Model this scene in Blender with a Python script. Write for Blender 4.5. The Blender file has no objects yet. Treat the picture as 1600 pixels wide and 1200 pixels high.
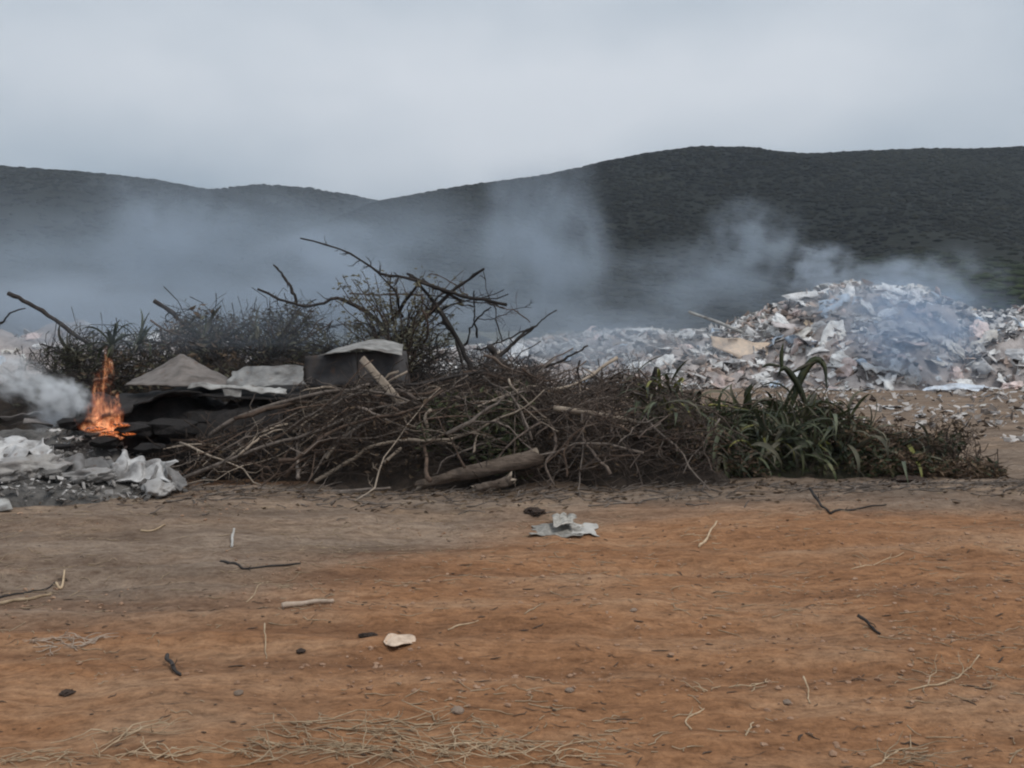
import bpy, math, random
import numpy as np
from mathutils import Vector, Matrix, Euler

random.seed(7)
RNG = np.random.default_rng(7)
S = bpy.context.scene
C = S.collection

# ------------------------------------------------------------------ camera
F = 1537.0                      # focal length in pixels of the 1600 px wide photograph
CAM_H = 1.6
HORIZON = 500.0
TH = math.atan((600 - HORIZON) / F)
cd = bpy.data.cameras.new('camera')
cd.sensor_width = 36
cd.lens = 36 * F / 1600
cd.clip_start = 0.05
cd.clip_end = 6000
cam = bpy.data.objects.new('camera', cd)
C.objects.link(cam)
cam.location = (0, 0, CAM_H)
cam.rotation_euler = (math.pi / 2 - TH, 0, 0)
S.camera = cam

# ------------------------------------------------------------------ overcast sky, weak broad sun
SUN_EL, SUN_AZ = math.radians(58), math.radians(125)      # azimuth clockwise from +Y (right, behind)
w = bpy.data.worlds.new('World')
S.world = w
w.use_nodes = True
nt = w.node_tree
nt.nodes.clear()
wo = nt.nodes.new('ShaderNodeOutputWorld')
bg = nt.nodes.new('ShaderNodeBackground')
sky = nt.nodes.new('ShaderNodeTexSky')
sky.sky_type = 'NISHITA'
sky.sun_disc = False
sky.sun_elevation = SUN_EL
sky.sun_rotation = SUN_AZ
tc = nt.nodes.new('ShaderNodeTexCoord')
sep = nt.nodes.new('ShaderNodeSeparateXYZ')
nt.links.new(tc.outputs['Generated'], sep.inputs[0])
mp = nt.nodes.new('ShaderNodeMapping')
mp.inputs['Scale'].default_value = (1.0, 1.0, 2.0)
mp.inputs['Location'].default_value = (3.05, 0.3, 0.25)
nt.links.new(tc.outputs['Generated'], mp.inputs[0])
nz = nt.nodes.new('ShaderNodeTexNoise')
nz.inputs['Scale'].default_value = 2.6
nz.inputs['Detail'].default_value = 4
nz.inputs['Roughness'].default_value = 0.42
nt.links.new(mp.outputs[0], nz.inputs['Vector'])
cr = nt.nodes.new('ShaderNodeValToRGB')
cr.color_ramp.elements[0].position = 0.33
cr.color_ramp.elements[0].color = (0.335, 0.395, 0.455, 1)
cr.color_ramp.elements[1].position = 0.67
cr.color_ramp.elements[1].color = (0.585, 0.615, 0.655, 1)
nt.links.new(nz.outputs['Fac'], cr.inputs[0])
# overcast sky grows brighter towards the zenith
mr = nt.nodes.new('ShaderNodeMapRange')
mr.inputs['From Min'].default_value = 0.0
mr.inputs['From Max'].default_value = 1.0
mr.inputs['To Min'].default_value = 0.95
mr.inputs['To Max'].default_value = 1.45
nt.links.new(sep.outputs['Z'], mr.inputs['Value'])
vm = nt.nodes.new('ShaderNodeVectorMath')
vm.operation = 'SCALE'
nt.links.new(cr.outputs[0], vm.inputs[0])
nt.links.new(mr.outputs[0], vm.inputs['Scale'])
sm = nt.nodes.new('ShaderNodeVectorMath')
sm.operation = 'SCALE'
sm.inputs['Scale'].default_value = 0.06
nt.links.new(sky.outputs[0], sm.inputs[0])
mx = nt.nodes.new('ShaderNodeMix')
mx.data_type = 'RGBA'
mx.inputs['Factor'].default_value = 0.93
nt.links.new(sm.outputs[0], mx.inputs[6])
nt.links.new(vm.outputs[0], mx.inputs[7])
nt.links.new(mx.outputs[2], bg.inputs['Color'])
bg.inputs['Strength'].default_value = 1.0
nt.links.new(bg.outputs[0], wo.inputs['Surface'])

sd = bpy.data.lights.new('sun', 'SUN')
sd.energy = 1.4
sd.angle = math.radians(22)
sd.color = (1.0, 0.95, 0.88)
sun = bpy.data.objects.new('sun', sd)
C.objects.link(sun)
sun_dir = Vector((math.sin(SUN_AZ) * math.cos(SUN_EL), math.cos(SUN_AZ) * math.cos(SUN_EL), math.sin(SUN_EL)))
sun.rotation_euler = sun_dir.to_track_quat('Z', 'Y').to_euler()
sun.location = sun_dir * 50

vs = S.view_settings
vs.view_transform = 'Standard'
vs.look = 'None'
vs.exposure = 0.25
vs.gamma = 1.0
vs.use_curve_mapping = False
cy = S.cycles
cy.use_denoising = True
cy.max_bounces = 6
cy.diffuse_bounces = 3
cy.glossy_bounces = 2
cy.transmission_bounces = 3
cy.volume_bounces = 2
cy.transparent_max_bounces = 8
cy.volume_step_rate = 2.0
cy.volume_max_steps = 36
cy.pixel_filter_type = 'BLACKMAN_HARRIS'
cy.filter_width = 2.1

# ------------------------------------------------------------------ pixel -> place helpers
CT, ST = math.cos(TH), math.sin(TH)


def P(px, py, D):
    """point on the ray of photo pixel (px, py) at distance D along +Y"""
    xc, yc = (px - 800) / F, (600 - py) / F
    d = np.array([xc, yc * ST + CT, yc * CT - ST])
    return np.array([0, 0, CAM_H]) + d * (D / d[1])


# ------------------------------------------------------------------ numpy noise
_perm = np.random.default_rng(11).random((64, 64, 64)).astype(np.float64)


def vnoise(x, y, z=0.0):
    x, y, z = np.broadcast_arrays(np.asarray(x, float), np.asarray(y, float), np.asarray(z, float))
    xi, yi, zi = np.floor(x).astype(int), np.floor(y).astype(int), np.floor(z).astype(int)
    fx, fy, fz = x - xi, y - yi, z - zi
    fx, fy, fz = [t * t * t * (t * (t * 6 - 15) + 10) for t in (fx, fy, fz)]
    r = 0
    for dx in (0, 1):
        for dy in (0, 1):
            for dz in (0, 1):
                v = _perm[(xi + dx) % 64, (yi + dy) % 64, (zi + dz) % 64]
                r = r + v * (fx if dx else 1 - fx) * (fy if dy else 1 - fy) * (fz if dz else 1 - fz)
    return r * 2 - 1


def fbm(x, y, z=0.0, o=4, g=0.5):
    r, a = 0, 1.0
    for i in range(o):
        r = r + a * vnoise(x * 2 ** i + 7.3 * i, y * 2 ** i + 3.1 * i, z * 2 ** i + 5.7 * i)
        a *= g
    return r


def sstep(a, b, x):
    t = np.clip((np.asarray(x, float) - a) / (b - a), 0, 1)
    return t * t * (3 - 2 * t)


# ------------------------------------------------------------------ heap shapes (metres)
def prof(pts):
    xs = [p[0] for p in pts]
    zs = [p[1] for p in pts]
    return lambda x: np.interp(x, xs, zs)


def topprof(pts, D):
    """profile of a heap's crest from photo pixels at distance D"""
    q = [P(a, b, D) for a, b in pts]
    return prof([(-1e3, 0), (q[0][0] - 0.01, 0)] + [(v[0], v[2]) for v in q] + [(q[-1][0] + 0.01, 0), (1e3, 0)])


_brush = topprof([(215, 735), (270, 700), (330, 668), (420, 650), (480, 618), (600, 606), (700, 598), (780, 590), (850, 596),
                  (950, 600), (1040, 612), (1090, 640), (1150, 690)], 10.7)
_rear = topprof([(-120, 590), (40, 575), (110, 556), (180, 540), (260, 530), (300, 515), (350, 508), (430, 505), (500, 520), (540, 540), (600, 535), (700, 555),
                 (800, 580), (900, 620)], 14.0)
_green = topprof([(990, 720), (1040, 655), (1130, 640), (1200, 625), (1290, 632), (1340, 672), (1420, 695), (1500, 705), (1560, 735)], 10.9)


def bump(y, y0, y1, y2):
    a = np.clip((y - y0) / (y1 - y0), 0, 1)
    b = np.clip((y2 - y) / (y2 - y1), 0, 1)
    t = np.minimum(a, b)
    return np.sqrt(1 - (1 - t) ** 2)


def brush_h(x, y):
    x, y = np.asarray(x, float), np.asarray(y, float)
    return np.maximum(_brush(x), 0) * bump(y, 9.15 + 0.22 * np.sin(x * 2.1 + 1) + 0.12 * np.sin(x * 5.3), 10.35, 12.6) * (1 + 0.07 * np.sin(x * 3.7 + y * 2) + 0.06 * np.sin(x * 7.9 - y * 3.1))


def rear_h(x, y):
    x, y = np.asarray(x, float), np.asarray(y, float)
    return np.maximum(_rear(x), 0) * bump(y, 11.9, 14.0, 16.5) * (1 + 0.09 * np.sin(x * 4.1 + y) + 0.07 * np.sin(x * 9.3 - 2 * y))


def green_h(x, y):
    return np.maximum(_green(x), 0) * bump(np.asarray(y, float), 9.75, 10.9, 12.3)


def ash_h(x, y):
    x, y = np.asarray(x, float), np.asarray(y, float)
    a = np.exp(-(((x + 5.0) / 1.45) ** 4)) * bump(y, 8.15, 9.9, 12.6) * 0.46
    return a * (0.85 + 0.35 * fbm(x * 1.3, y * 1.3, 2.2, 3))


def slope(y, y0, y1, y2):
    return np.sin(np.pi / 2 * np.clip(np.minimum((y - y0) / (y1 - y0), (y2 - y) / (y2 - y1)), 0, 1)) ** 1.15


RCREST = [(560, 552), (640, 548), (720, 545), (780, 535), (850, 527), (930, 517), (1000, 512), (1070, 520), (1120, 512), (1180, 490), (1230, 468),
          (1265, 452), (1300, 443), (1345, 440), (1390, 437), (1430, 447), (1470, 463), (1510, 482), (1540, 492), (1570, 484), (1600, 474), (1660, 470), (1760, 500)]
_rub = topprof(RCREST, 26.5)
_rubl = topprof([(-160, 535), (-60, 510), (30, 512), (120, 502), (200, 512), (270, 508), (340, 530), (420, 550)], 22.0)


def rub_h(x, y):
    x, y = np.asarray(x, float), np.asarray(y, float)
    xs = sum(np.maximum(_rub(x + d), 0) for d in (-0.5, -0.25, 0, 0.25, 0.5)) / 5
    return xs * slope(y, 22.3 + 0.5 * np.sin(x * 1.3), 26.5, 31.0) * (1 + 0.07 * fbm(x * 0.9, y * 0.9, 4.4, 3))


def rubl_h(x, y):
    x, y = np.asarray(x, float), np.asarray(y, float)
    return np.maximum(_rubl(x), 0) * slope(y, 19.6, 22.0, 25.5) * (1 + 0.15 * fbm(x * 0.9, y * 0.9, 8.4, 3))


def ground_z(x, y):
    x, y = np.asarray(x, float), np.asarray(y, float)
    near = 1 - sstep(16, 30, np.hypot(x, y))
    z = 0.05 * fbm(x * 0.25, y * 0.25, 0.3, 3)
    # shallow wheel tracks that run across the view and a gritty surface
    trk = fbm(x * 0.22 + 4, (y - 0.12 * x) * 2.3, 1.7, 3, 0.55)
    # two pairs of wheel ruts crossing the view, pressed unevenly
    for y0_, sl, dp in ((6.15, .05, .030), (6.62, .06, .022), (7.75, .09, .026), (4.55, -.04, .018), (5.05, -.03, .022)):
        d_ = y - (y0_ + sl * x + .10 * np.sin(x * .55 + y0_))
        k_ = 0.35 + 0.65 * sstep(-.4, .5, vnoise(x * .45 + y0_ * 3, y0_, 2.5))
        z = z + near * dp * k_ * (-np.exp(-(d_ / .10) ** 2) + .55 * np.exp(-((d_ - .21) / .08) ** 2) + .4 * np.exp(-((d_ + .20) / .08) ** 2))
    z = z + near * (0.014 * trk + 0.016 * fbm(x * 1.5, y * 2.2, 5.0, 3, 0.6) + 0.011 * fbm(x * 6, y * 7, 9.0, 3, 0.65))
    z = z + 0.12 * fbm(x * 0.06, y * 0.06, 3.3, 2) * sstep(14, 40, np.hypot(x, y))
    return z


_gx0, _gy0, _gs = -16.0, 2.0, 0.05
_GX, _GY = np.meshgrid(np.arange(_gx0, 17, _gs), np.arange(_gy0, 32, _gs))
_GZ = ground_z(_GX, _GY)


def gz(x, y):
    """nearest looked-up soil height, for many small things"""
    x, y = np.asarray(x, float), np.asarray(y, float)
    return _GZ[np.clip(((y - _gy0) / _gs + .5).astype(int), 0, _GZ.shape[0] - 1), np.clip(((x - _gx0) / _gs + .5).astype(int), 0, _GZ.shape[1] - 1)]


def surf_z(x, y):
    return ground_z(x, y) + np.maximum.reduce([brush_h(x, y), rear_h(x, y), green_h(x, y), ash_h(x, y)])


# ------------------------------------------------------------------ mesh helpers
def mesh_np(name, V, faces, smooth=True):
    """faces: list of int arrays (n,3) or (n,4)"""
    me = bpy.data.meshes.new(name)
    V = np.asarray(V, float)
    faces = [np.asarray(f, int) for f in (faces if isinstance(faces, list) else [faces]) if len(f)]
    nv = len(V)
    me.vertices.add(nv)
    me.vertices.foreach_set('co', V.ravel())
    li = np.concatenate([f.ravel() for f in faces])
    tot = np.concatenate([np.full(len(f), f.shape[1]) for f in faces])
    st = np.concatenate([[0], np.cumsum(tot)[:-1]])
    me.loops.add(len(li))
    me.loops.foreach_set('vertex_index', li)
    me.polygons.add(len(tot))
    me.polygons.foreach_set('loop_start', st)
    me.polygons.foreach_set('loop_total', tot)
    me.polygons.foreach_set('use_smooth', np.full(len(tot), smooth))
    me.update(calc_edges=True)
    me.validate()
    return me


def obj(name, me, mat, parent=None, loc=(0, 0, 0)):
    o = bpy.data.objects.new(name, me)
    C.objects.link(o)
    if mat is not None and not me.materials:
        me.materials.append(mat)
    o.location = loc
    if parent is not None:
        o.parent = parent
    return o


def tag(o, label=None, cat=None, group=None, kind=None):
    if label:
        o['label'] = label
    if cat:
        o['category'] = cat
    if group:
        o['group'] = group
    if kind:
        o['kind'] = kind
    return o


def empty(name, loc):
    o = bpy.data.objects.new(name, None)
    o.empty_display_size = 0.1
    C.objects.link(o)
    o.location = loc
    return o


class MB:
    def __init__(self):
        self.V, self.F3, self.F4, self.n = [], [], [], 0

    def add(self, V, F3=None, F4=None):
        V = np.asarray(V, float)
        self.V.append(V)
        if F3 is not None and len(F3):
            self.F3.append(np.asarray(F3, int) + self.n)
        if F4 is not None and len(F4):
            self.F4.append(np.asarray(F4, int) + self.n)
        self.n += len(V)

    def tube(self, pts, rad, k=6, cap=True, squash=1.0):
        pts = np.asarray(pts, float)
        n = len(pts)
        rad = np.broadcast_to(np.asarray(rad, float), (n,))
        t = np.gradient(pts, axis=0)
        t /= np.linalg.norm(t, axis=1)[:, None] + 1e-9
        up = np.array([0, 0, 1.0]) if abs(t[0][2]) < 0.9 else np.array([1.0, 0, 0])
        u = np.cross(t, up)
        u /= np.linalg.norm(u, axis=1)[:, None] + 1e-9
        v = np.cross(t, u)
        a = np.linspace(0, 2 * math.pi, k, endpoint=False)
        ring = pts[:, None] + rad[:, None, None] * (np.cos(a)[None, :, None] * u[:, None] + squash * np.sin(a)[None, :, None] * v[:, None])
        V = ring.reshape(-1, 3)
        i = np.arange(n - 1)[:, None] * k
        j = np.arange(k)[None]
        j2 = (j + 1) % k
        F4 = np.stack([i + j, i + j2, i + k + j2, i + k + j], -1).reshape(-1, 4)
        F3 = []
        if cap:
            V = np.vstack([V, pts[0] - t[0] * rad[0] * 0.25, pts[-1] + t[-1] * rad[-1] * 0.4])
            c0, c1 = n * k, n * k + 1
            for q in range(k):
                F3.append((c0, (q + 1) % k, q))
                F3.append((c1, (n - 1) * k + q, (n - 1) * k + (q + 1) % k))
        self.add(V, F3, F4)

    def mesh(self, name, smooth=True):
        fs = []
        if self.F3:
            fs.append(np.vstack(self.F3))
        if self.F4:
            fs.append(np.vstack(self.F4))
        return mesh_np(name, np.vstack(self.V), fs, smooth)


def spline(pts, n):
    """Catmull-Rom resample of a polyline"""
    p = np.asarray(pts, float)
    if len(p) == 2:
        return p[0] + (p[1] - p[0]) * np.linspace(0, 1, n)[:, None]
    q = np.vstack([2 * p[0] - p[1], p, 2 * p[-1] - p[-2]])
    out = []
    for s in np.linspace(0, len(p) - 1 - 1e-6, n):
        i = int(s)
        t = s - i
        a, b, c, d = q[i], q[i + 1], q[i + 2], q[i + 3]
        out.append(0.5 * (2 * b + (c - a) * t + (2 * a - 5 * b + 4 * c - d) * t * t + (3 * b - a - 3 * c + d) * t ** 3))
    return np.array(out)


def jitter_path(p, amp, freq=3.0):
    """crooked growth: a few waves of falling size along the path"""
    sg = np.diff(p, axis=0)
    L = np.concatenate([[0], np.cumsum(np.sqrt((sg * sg).sum(1)))])
    w_ = np.minimum(1, np.minimum(L, L[-1] - L) / (0.12 * L[-1] + 1e-6))
    n_ = len(p)
    wk = np.cumsum(RNG.normal(size=(n_, 3)), axis=0)
    wk = wk - wk[0] - (wk[-1] - wk[0]) * np.linspace(0, 1, n_)[:, None]
    wk /= np.sqrt(n_) * .5
    ph = RNG.random((1, 3)) * 6.28
    off = .75 * wk + .55 * np.sin(L[:, None] * freq * 1.3 + ph)
    return p + off * amp * (0.3 + 0.7 * w_[:, None])


def grow_twigs(mb, path, r0, r1, count, length, depth=1, spread=0.9, k=4):
    n = len(path)
    for _ in range(count):
        t = 0.2 + 0.78 * RNG.random()
        i = min(int(t * (n - 1)), n - 2)
        base = path[i]
        d = path[i + 1] - path[i]
        d /= np.linalg.norm(d) + 1e-9
        side = RNG.normal(size=3)
        side -= d * side.dot(d)
        side /= np.linalg.norm(side) + 1e-9
        dv = d * (1 - spread * 0.5) + side * spread
        dv /= np.linalg.norm(dv)
        L = length * (0.4 + 0.8 * RNG.random()) * (1.2 - 0.7 * t)
        m = 6
        q = base + dv * np.linspace(0, L, m)[:, None]
        q = jitter_path(q, L * 0.09, 3.0 / max(L, 0.05))
        rr = max((r0 + (r1 - r0) * t) * (0.35 + 0.2 * RNG.random()), 0.0032)
        mb.tube(q, np.linspace(rr, rr * 0.35, m), k, cap=False)
        if depth > 1:
            grow_twigs(mb, q, rr, rr * 0.35, 3, L * 0.5, depth - 1, spread, 3)


# ------------------------------------------------------------------ materials
def M_new(name):
    m = bpy.data.materials.new(name)
    m.use_nodes = True
    t = m.node_tree
    t.nodes.clear()
    out = t.nodes.new('ShaderNodeOutputMaterial')
    b = t.nodes.new('ShaderNodeBsdfPrincipled')
    t.links.new(b.outputs[0], out.inputs[0])
    return m, t, b, out


def N(t, kind, **kw):
    n = t.nodes.new(kind)
    for k_, v in kw.items():
        if k_ in n.inputs:
            n.inputs[k_].default_value = v
        else:
            setattr(n, k_, v)
    return n


def noise(t, vec, scale, detail=4, rough=0.55):
    n = t.nodes.new('ShaderNodeTexNoise')
    n.inputs['Scale'].default_value = scale
    n.inputs['Detail'].default_value = detail
    n.inputs['Roughness'].default_value = rough
    t.links.new(vec, n.inputs['Vector'])
    return n.outputs['Fac']


def ramp(t, fac, stops):
    r = t.nodes.new('ShaderNodeValToRGB')
    e = r.color_ramp.elements
    while len(e) < len(stops):
        e.new(0.5)
    for i, (p, c) in enumerate(stops):
        e[i].position = p
        e[i].color = (*c, 1) if len(c) == 3 else c
    t.links.new(fac, r.inputs[0])
    return r.outputs[0]


def mixc(t, fac, a, b, mode='MIX'):
    m = t.nodes.new('ShaderNodeMix')
    m.data_type = 'RGBA'
    m.blend_type = mode
    for s, v in ((0, fac), (6, a), (7, b)):
        if isinstance(v, (int, float)):
            m.inputs[s].default_value = v
        elif isinstance(v, tuple):
            m.inputs[s].default_value = (*v, 1)
        else:
            t.links.new(v, m.inputs[s])
    return m.outputs[2]


def coords(t, which='Object', scale=(1, 1, 1), loc=(0, 0, 0)):
    if which == 'World':
        src = t.nodes.new('ShaderNodeNewGeometry').outputs['Position']
    else:
        src = t.nodes.new('ShaderNodeTexCoord').outputs[which]
    m = t.nodes.new('ShaderNodeMapping')
    m.inputs['Scale'].default_value = scale
    m.inputs['Location'].default_value = loc
    t.links.new(src, m.inputs[0])
    return m.outputs[0]


def bumpn(t, b, h, strength=0.5, dist=0.01):
    n = t.nodes.new('ShaderNodeBump')
    n.inputs['Strength'].default_value = strength
    n.inputs['Distance'].default_value = dist
    t.links.new(h, n.inputs['Height'])
    t.links.new(n.outputs[0], b.inputs['Normal'])


def vary(t, col, lo=0.7, hi=1.3):
    """each object a little lighter or darker of its own"""
    oi = t.nodes.new('ShaderNodeObjectInfo')
    r = t.nodes.new('ShaderNodeMapRange')
    r.inputs['To Min'].default_value = lo
    r.inputs['To Max'].default_value = hi
    t.links.new(oi.outputs['Random'], r.inputs['Value'])
    v = t.nodes.new('ShaderNodeVectorMath')
    v.operation = 'SCALE'
    t.links.new(col, v.inputs[0])
    t.links.new(r.outputs[0], v.inputs['Scale'])
    return v.outputs[0]


def m_simple(name, a, b, scale=8, rough=0.85, bump=0.4, bscale=None, lo=0.75, hi=1.25, which='Object', stretch=(1, 1, 1), spec=0.3, dist=0.01):
    m, t, bs, out = M_new(name)
    v = coords(t, which, stretch)
    f = noise(t, v, scale, 5, 0.6)
    col = ramp(t, f, [(0.3, a), (0.7, b)])
    if lo != hi:
        col = vary(t, col, lo, hi)
    t.links.new(col, bs.inputs['Base Color'])
    bs.inputs['Roughness'].default_value = rough
    bs.inputs['Specular IOR Level'].default_value = spec
    if bump:
        bumpn(t, bs, noise(t, v, bscale or scale * 4, 5, 0.65), bump, dist)
    return m


MT = {}
MT['bark_grey'] = m_simple('bark_grey', (0.075, 0.06, 0.05), (0.20, 0.165, 0.14), 14, 0.9, 0.6, 60)
MT['bark_brown'] = m_simple('bark_brown', (0.05, 0.034, 0.025), (0.135, 0.092, 0.068), 14, 0.9, 0.6, 60)
MT['bark_red'] = m_simple('bark_red', (0.06, 0.046, 0.038), (0.17, 0.130, 0.106), 14, 0.9, 0.6, 60)
MT['bark_dark'] = m_simple('bark_dark', (0.02, 0.017, 0.016), (0.05, 0.042, 0.038), 14, 0.9, 0.6, 60)
MT['twig_dark'] = m_simple('twig_dark', (0.022, 0.016, 0.013), (0.075, 0.055, 0.043), 9, 0.9, 0.0, which='World')
MT['twig_red'] = m_simple('twig_red', (0.028, 0.021, 0.017), (0.11, 0.083, 0.067), 9, 0.9, 0.0, which='World')
MT['wood_pale'] = m_simple('wood_pale', (0.19, 0.15, 0.115), (0.34, 0.28, 0.22), 10, 0.8, 0.4, 50)
MT['log_bark'] = m_simple('log_bark', (0.085, 0.06, 0.045), (0.25, 0.195, 0.155), 12, 0.95, 1.0, 34, stretch=(.6, 1, 2.2), dist=.03)
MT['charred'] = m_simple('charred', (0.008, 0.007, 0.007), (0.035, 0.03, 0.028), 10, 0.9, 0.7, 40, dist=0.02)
MT['blocker_dark'] = m_simple('blocker_dark', (0.018, 0.013, 0.010), (0.055, 0.04, 0.03), 12, 0.95, 0.8, 40, dist=0.03)  # dark colour of the light-blocking cores added inside the brush heaps
MT['blocker_olive'] = m_simple('blocker_olive', (0.022, 0.022, 0.014), (0.07, 0.062, 0.038), 12, 0.95, 0.8, 40, dist=0.03)  # olive version for the core added under the cut plants
MT['ash'] = m_simple('ash', (0.045, 0.042, 0.04), (0.22, 0.205, 0.19), 5, 0.95, 0.9, 26, which='World', dist=0.03)
MT['fibre_brown'] = m_simple('fibre_brown', (0.10, 0.088, 0.08), (0.20, 0.175, 0.16), 6, 0.9, 0.4, 40)
MT['fibre_grey'] = m_simple('fibre_grey', (0.10, 0.10, 0.10), (0.25, 0.245, 0.235), 6, 0.9, 0.4, 40)
MT['fibre_pale'] = m_simple('fibre_pale', (0.17, 0.165, 0.155), (0.44, 0.43, 0.41), 6, 0.85, 0.3, 40)
MT['film_white'] = m_simple('film_white', (0.24, 0.23, 0.225), (0.62, 0.61, 0.60), 7, 0.6, 0.3, 30)
MT['panel_dark'] = m_simple('panel_dark', (0.035, 0.034, 0.036), (0.075, 0.07, 0.07), 5, 0.85, 0.4, 30)
MT['straw'] = m_simple('straw', (0.25, 0.175, 0.105), (0.46, 0.35, 0.235), 20, 0.85, 0.0)
MT['husk'] = m_simple('husk', (0.36, 0.27, 0.20), (0.58, 0.47, 0.38), 20, 0.85, 0.0)
MT['clod_dark'] = m_simple('clod_dark', (0.02, 0.014, 0.011), (0.07, 0.045, 0.033), 6, 0.95, 0.6, 30)
MT['stone'] = m_simple('stone', (0.16, 0.11, 0.08), (0.34, 0.26, 0.2), 16, 0.9, 0.5, 60)
MT['crumb'] = m_simple('crumb', (0.17, 0.095, 0.056), (0.33, 0.215, 0.145), 1.1, 0.95, 0.0, which='World')
MT['paper'] = m_simple('paper', (0.38, 0.36, 0.33), (0.62, 0.60, 0.56), 9, 0.85, 0.3, 30)
MT['dry_leaf'] = m_simple('dry_leaf', (0.36, 0.26, 0.19), (0.60, 0.47, 0.36), 20, 0.75, 0.3, 60)
MT['newsprint'] = m_simple('newsprint', (0.17, 0.16, 0.145), (0.48, 0.45, 0.40), 26, 0.9, 0.4, 40)
MT['cloth_grey'] = m_simple('cloth_grey', (0.11, 0.105, 0.10), (0.25, 0.24, 0.235), 5, 0.95, 0.5, 60)


def stain(mat, col, lo_=.52, hi_=.66, amt=.8, scale=3.0):
    """rust and dirt with a shape of its own"""
    t = mat.node_tree
    b = [n for n in t.nodes if n.type == 'BSDF_PRINCIPLED'][0]
    src = b.inputs['Base Color'].links[0].from_socket
    k_ = ramp(t, noise(t, coords(t, 'Object', (1, 1, 1), (2.2, 5.1, .7)), scale, 6, .65), [(lo_, (0, 0, 0)), (hi_, (amt, amt, amt))])
    t.links.new(mixc(t, k_, src, col), b.inputs['Base Color'])


for k_ in ('fibre_brown', 'fibre_grey', 'fibre_pale', 'panel_dark', 'film_white', 'cloth_grey'):
    stain(MT[k_], (.055, .042, .034), .5, .68, .75, 4.0)
    stain(MT[k_], (.12, .07, .045), .58, .7, .6, 9.0)


def m_leaf(name, stops, rough=0.55, trans=0.15, lo=0.6, hi=1.35):
    m, t, bs, out = M_new(name)
    v = coords(t, 'World')
    f = noise(t, v, 5, 3, 0.6)
    col = vary(t, ramp(t, f, stops), lo, hi)
    t.links.new(col, bs.inputs['Base Color'])
    bs.inputs['Roughness'].default_value = rough
    bs.inputs['Specular IOR Level'].default_value = 0.35
    tr = N(t, 'ShaderNodeBsdfTranslucent')
    t.links.new(col, tr.inputs['Color'])
    ms = N(t, 'ShaderNodeMixShader')
    ms.inputs[0].default_value = trans
    t.links.new(bs.outputs[0], ms.inputs[1])
    t.links.new(tr.outputs[0], ms.inputs[2])
    t.links.new(ms.outputs[0], out.inputs[0])
    return m


MT['leaf_green'] = m_leaf('leaf_green', [(0.3, (0.020, 0.029, 0.012)), (0.52, (0.046, 0.056, 0.023)), (0.72, (0.115, 0.112, 0.050))])
MT['leaf_blue'] = m_leaf('leaf_blue', [(0.3, (0.04, 0.050, 0.030)), (0.7, (0.11, 0.12, 0.072))])
MT['leaf_olive'] = m_leaf('leaf_olive', [(0.3, (0.042, 0.041, 0.027)), (0.5, (0.082, 0.077, 0.050)), (0.75, (0.15, 0.13, 0.088))], 0.7)
MT['leaf_pale'] = m_leaf('leaf_pale', [(0.3, (0.12, 0.115, 0.075)), (0.5, (0.19, 0.175, 0.115)), (0.75, (0.28, 0.25, 0.165))], 0.75, lo=.9, hi=1.1)
MT['leaf_brown'] = m_leaf('leaf_brown', [(0.3, (0.045, 0.028, 0.018)), (0.5, (0.095, 0.062, 0.038)), (0.75, (0.18, 0.13, 0.08))], 0.8)
MT['leaf_yellow'] = m_leaf('leaf_yellow', [(0.3, (0.12, 0.13, 0.03)), (0.7, (0.24, 0.22, 0.06))], 0.6)


def m_plastic(name, rough=0.5, dirt=0.45):
    """thin rubbish in the object's own colour, dusted with grey ash"""
    m, t, bs, out = M_new(name)
    oi = N(t, 'ShaderNodeObjectInfo')
    v = coords(t, 'World')
    f = noise(t, v, 4.5, 5, 0.65)
    k = ramp(t, f, [(0.42, (0, 0, 0)), (0.68, (dirt, dirt, dirt))])
    col = mixc(t, k, oi.outputs['Color'], (0.17, 0.145, 0.13))
    t.links.new(col, bs.inputs['Base Color'])
    bs.inputs['Roughness'].default_value = rough
    bumpn(t, bs, noise(t, v, 22, 4, 0.6), 0.5, 0.02)
    return m


MT['plastic'] = m_plastic('plastic', 0.45, 0.6)
MT['cardboard'] = m_plastic('cardboard', 0.9, 0.8)


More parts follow.
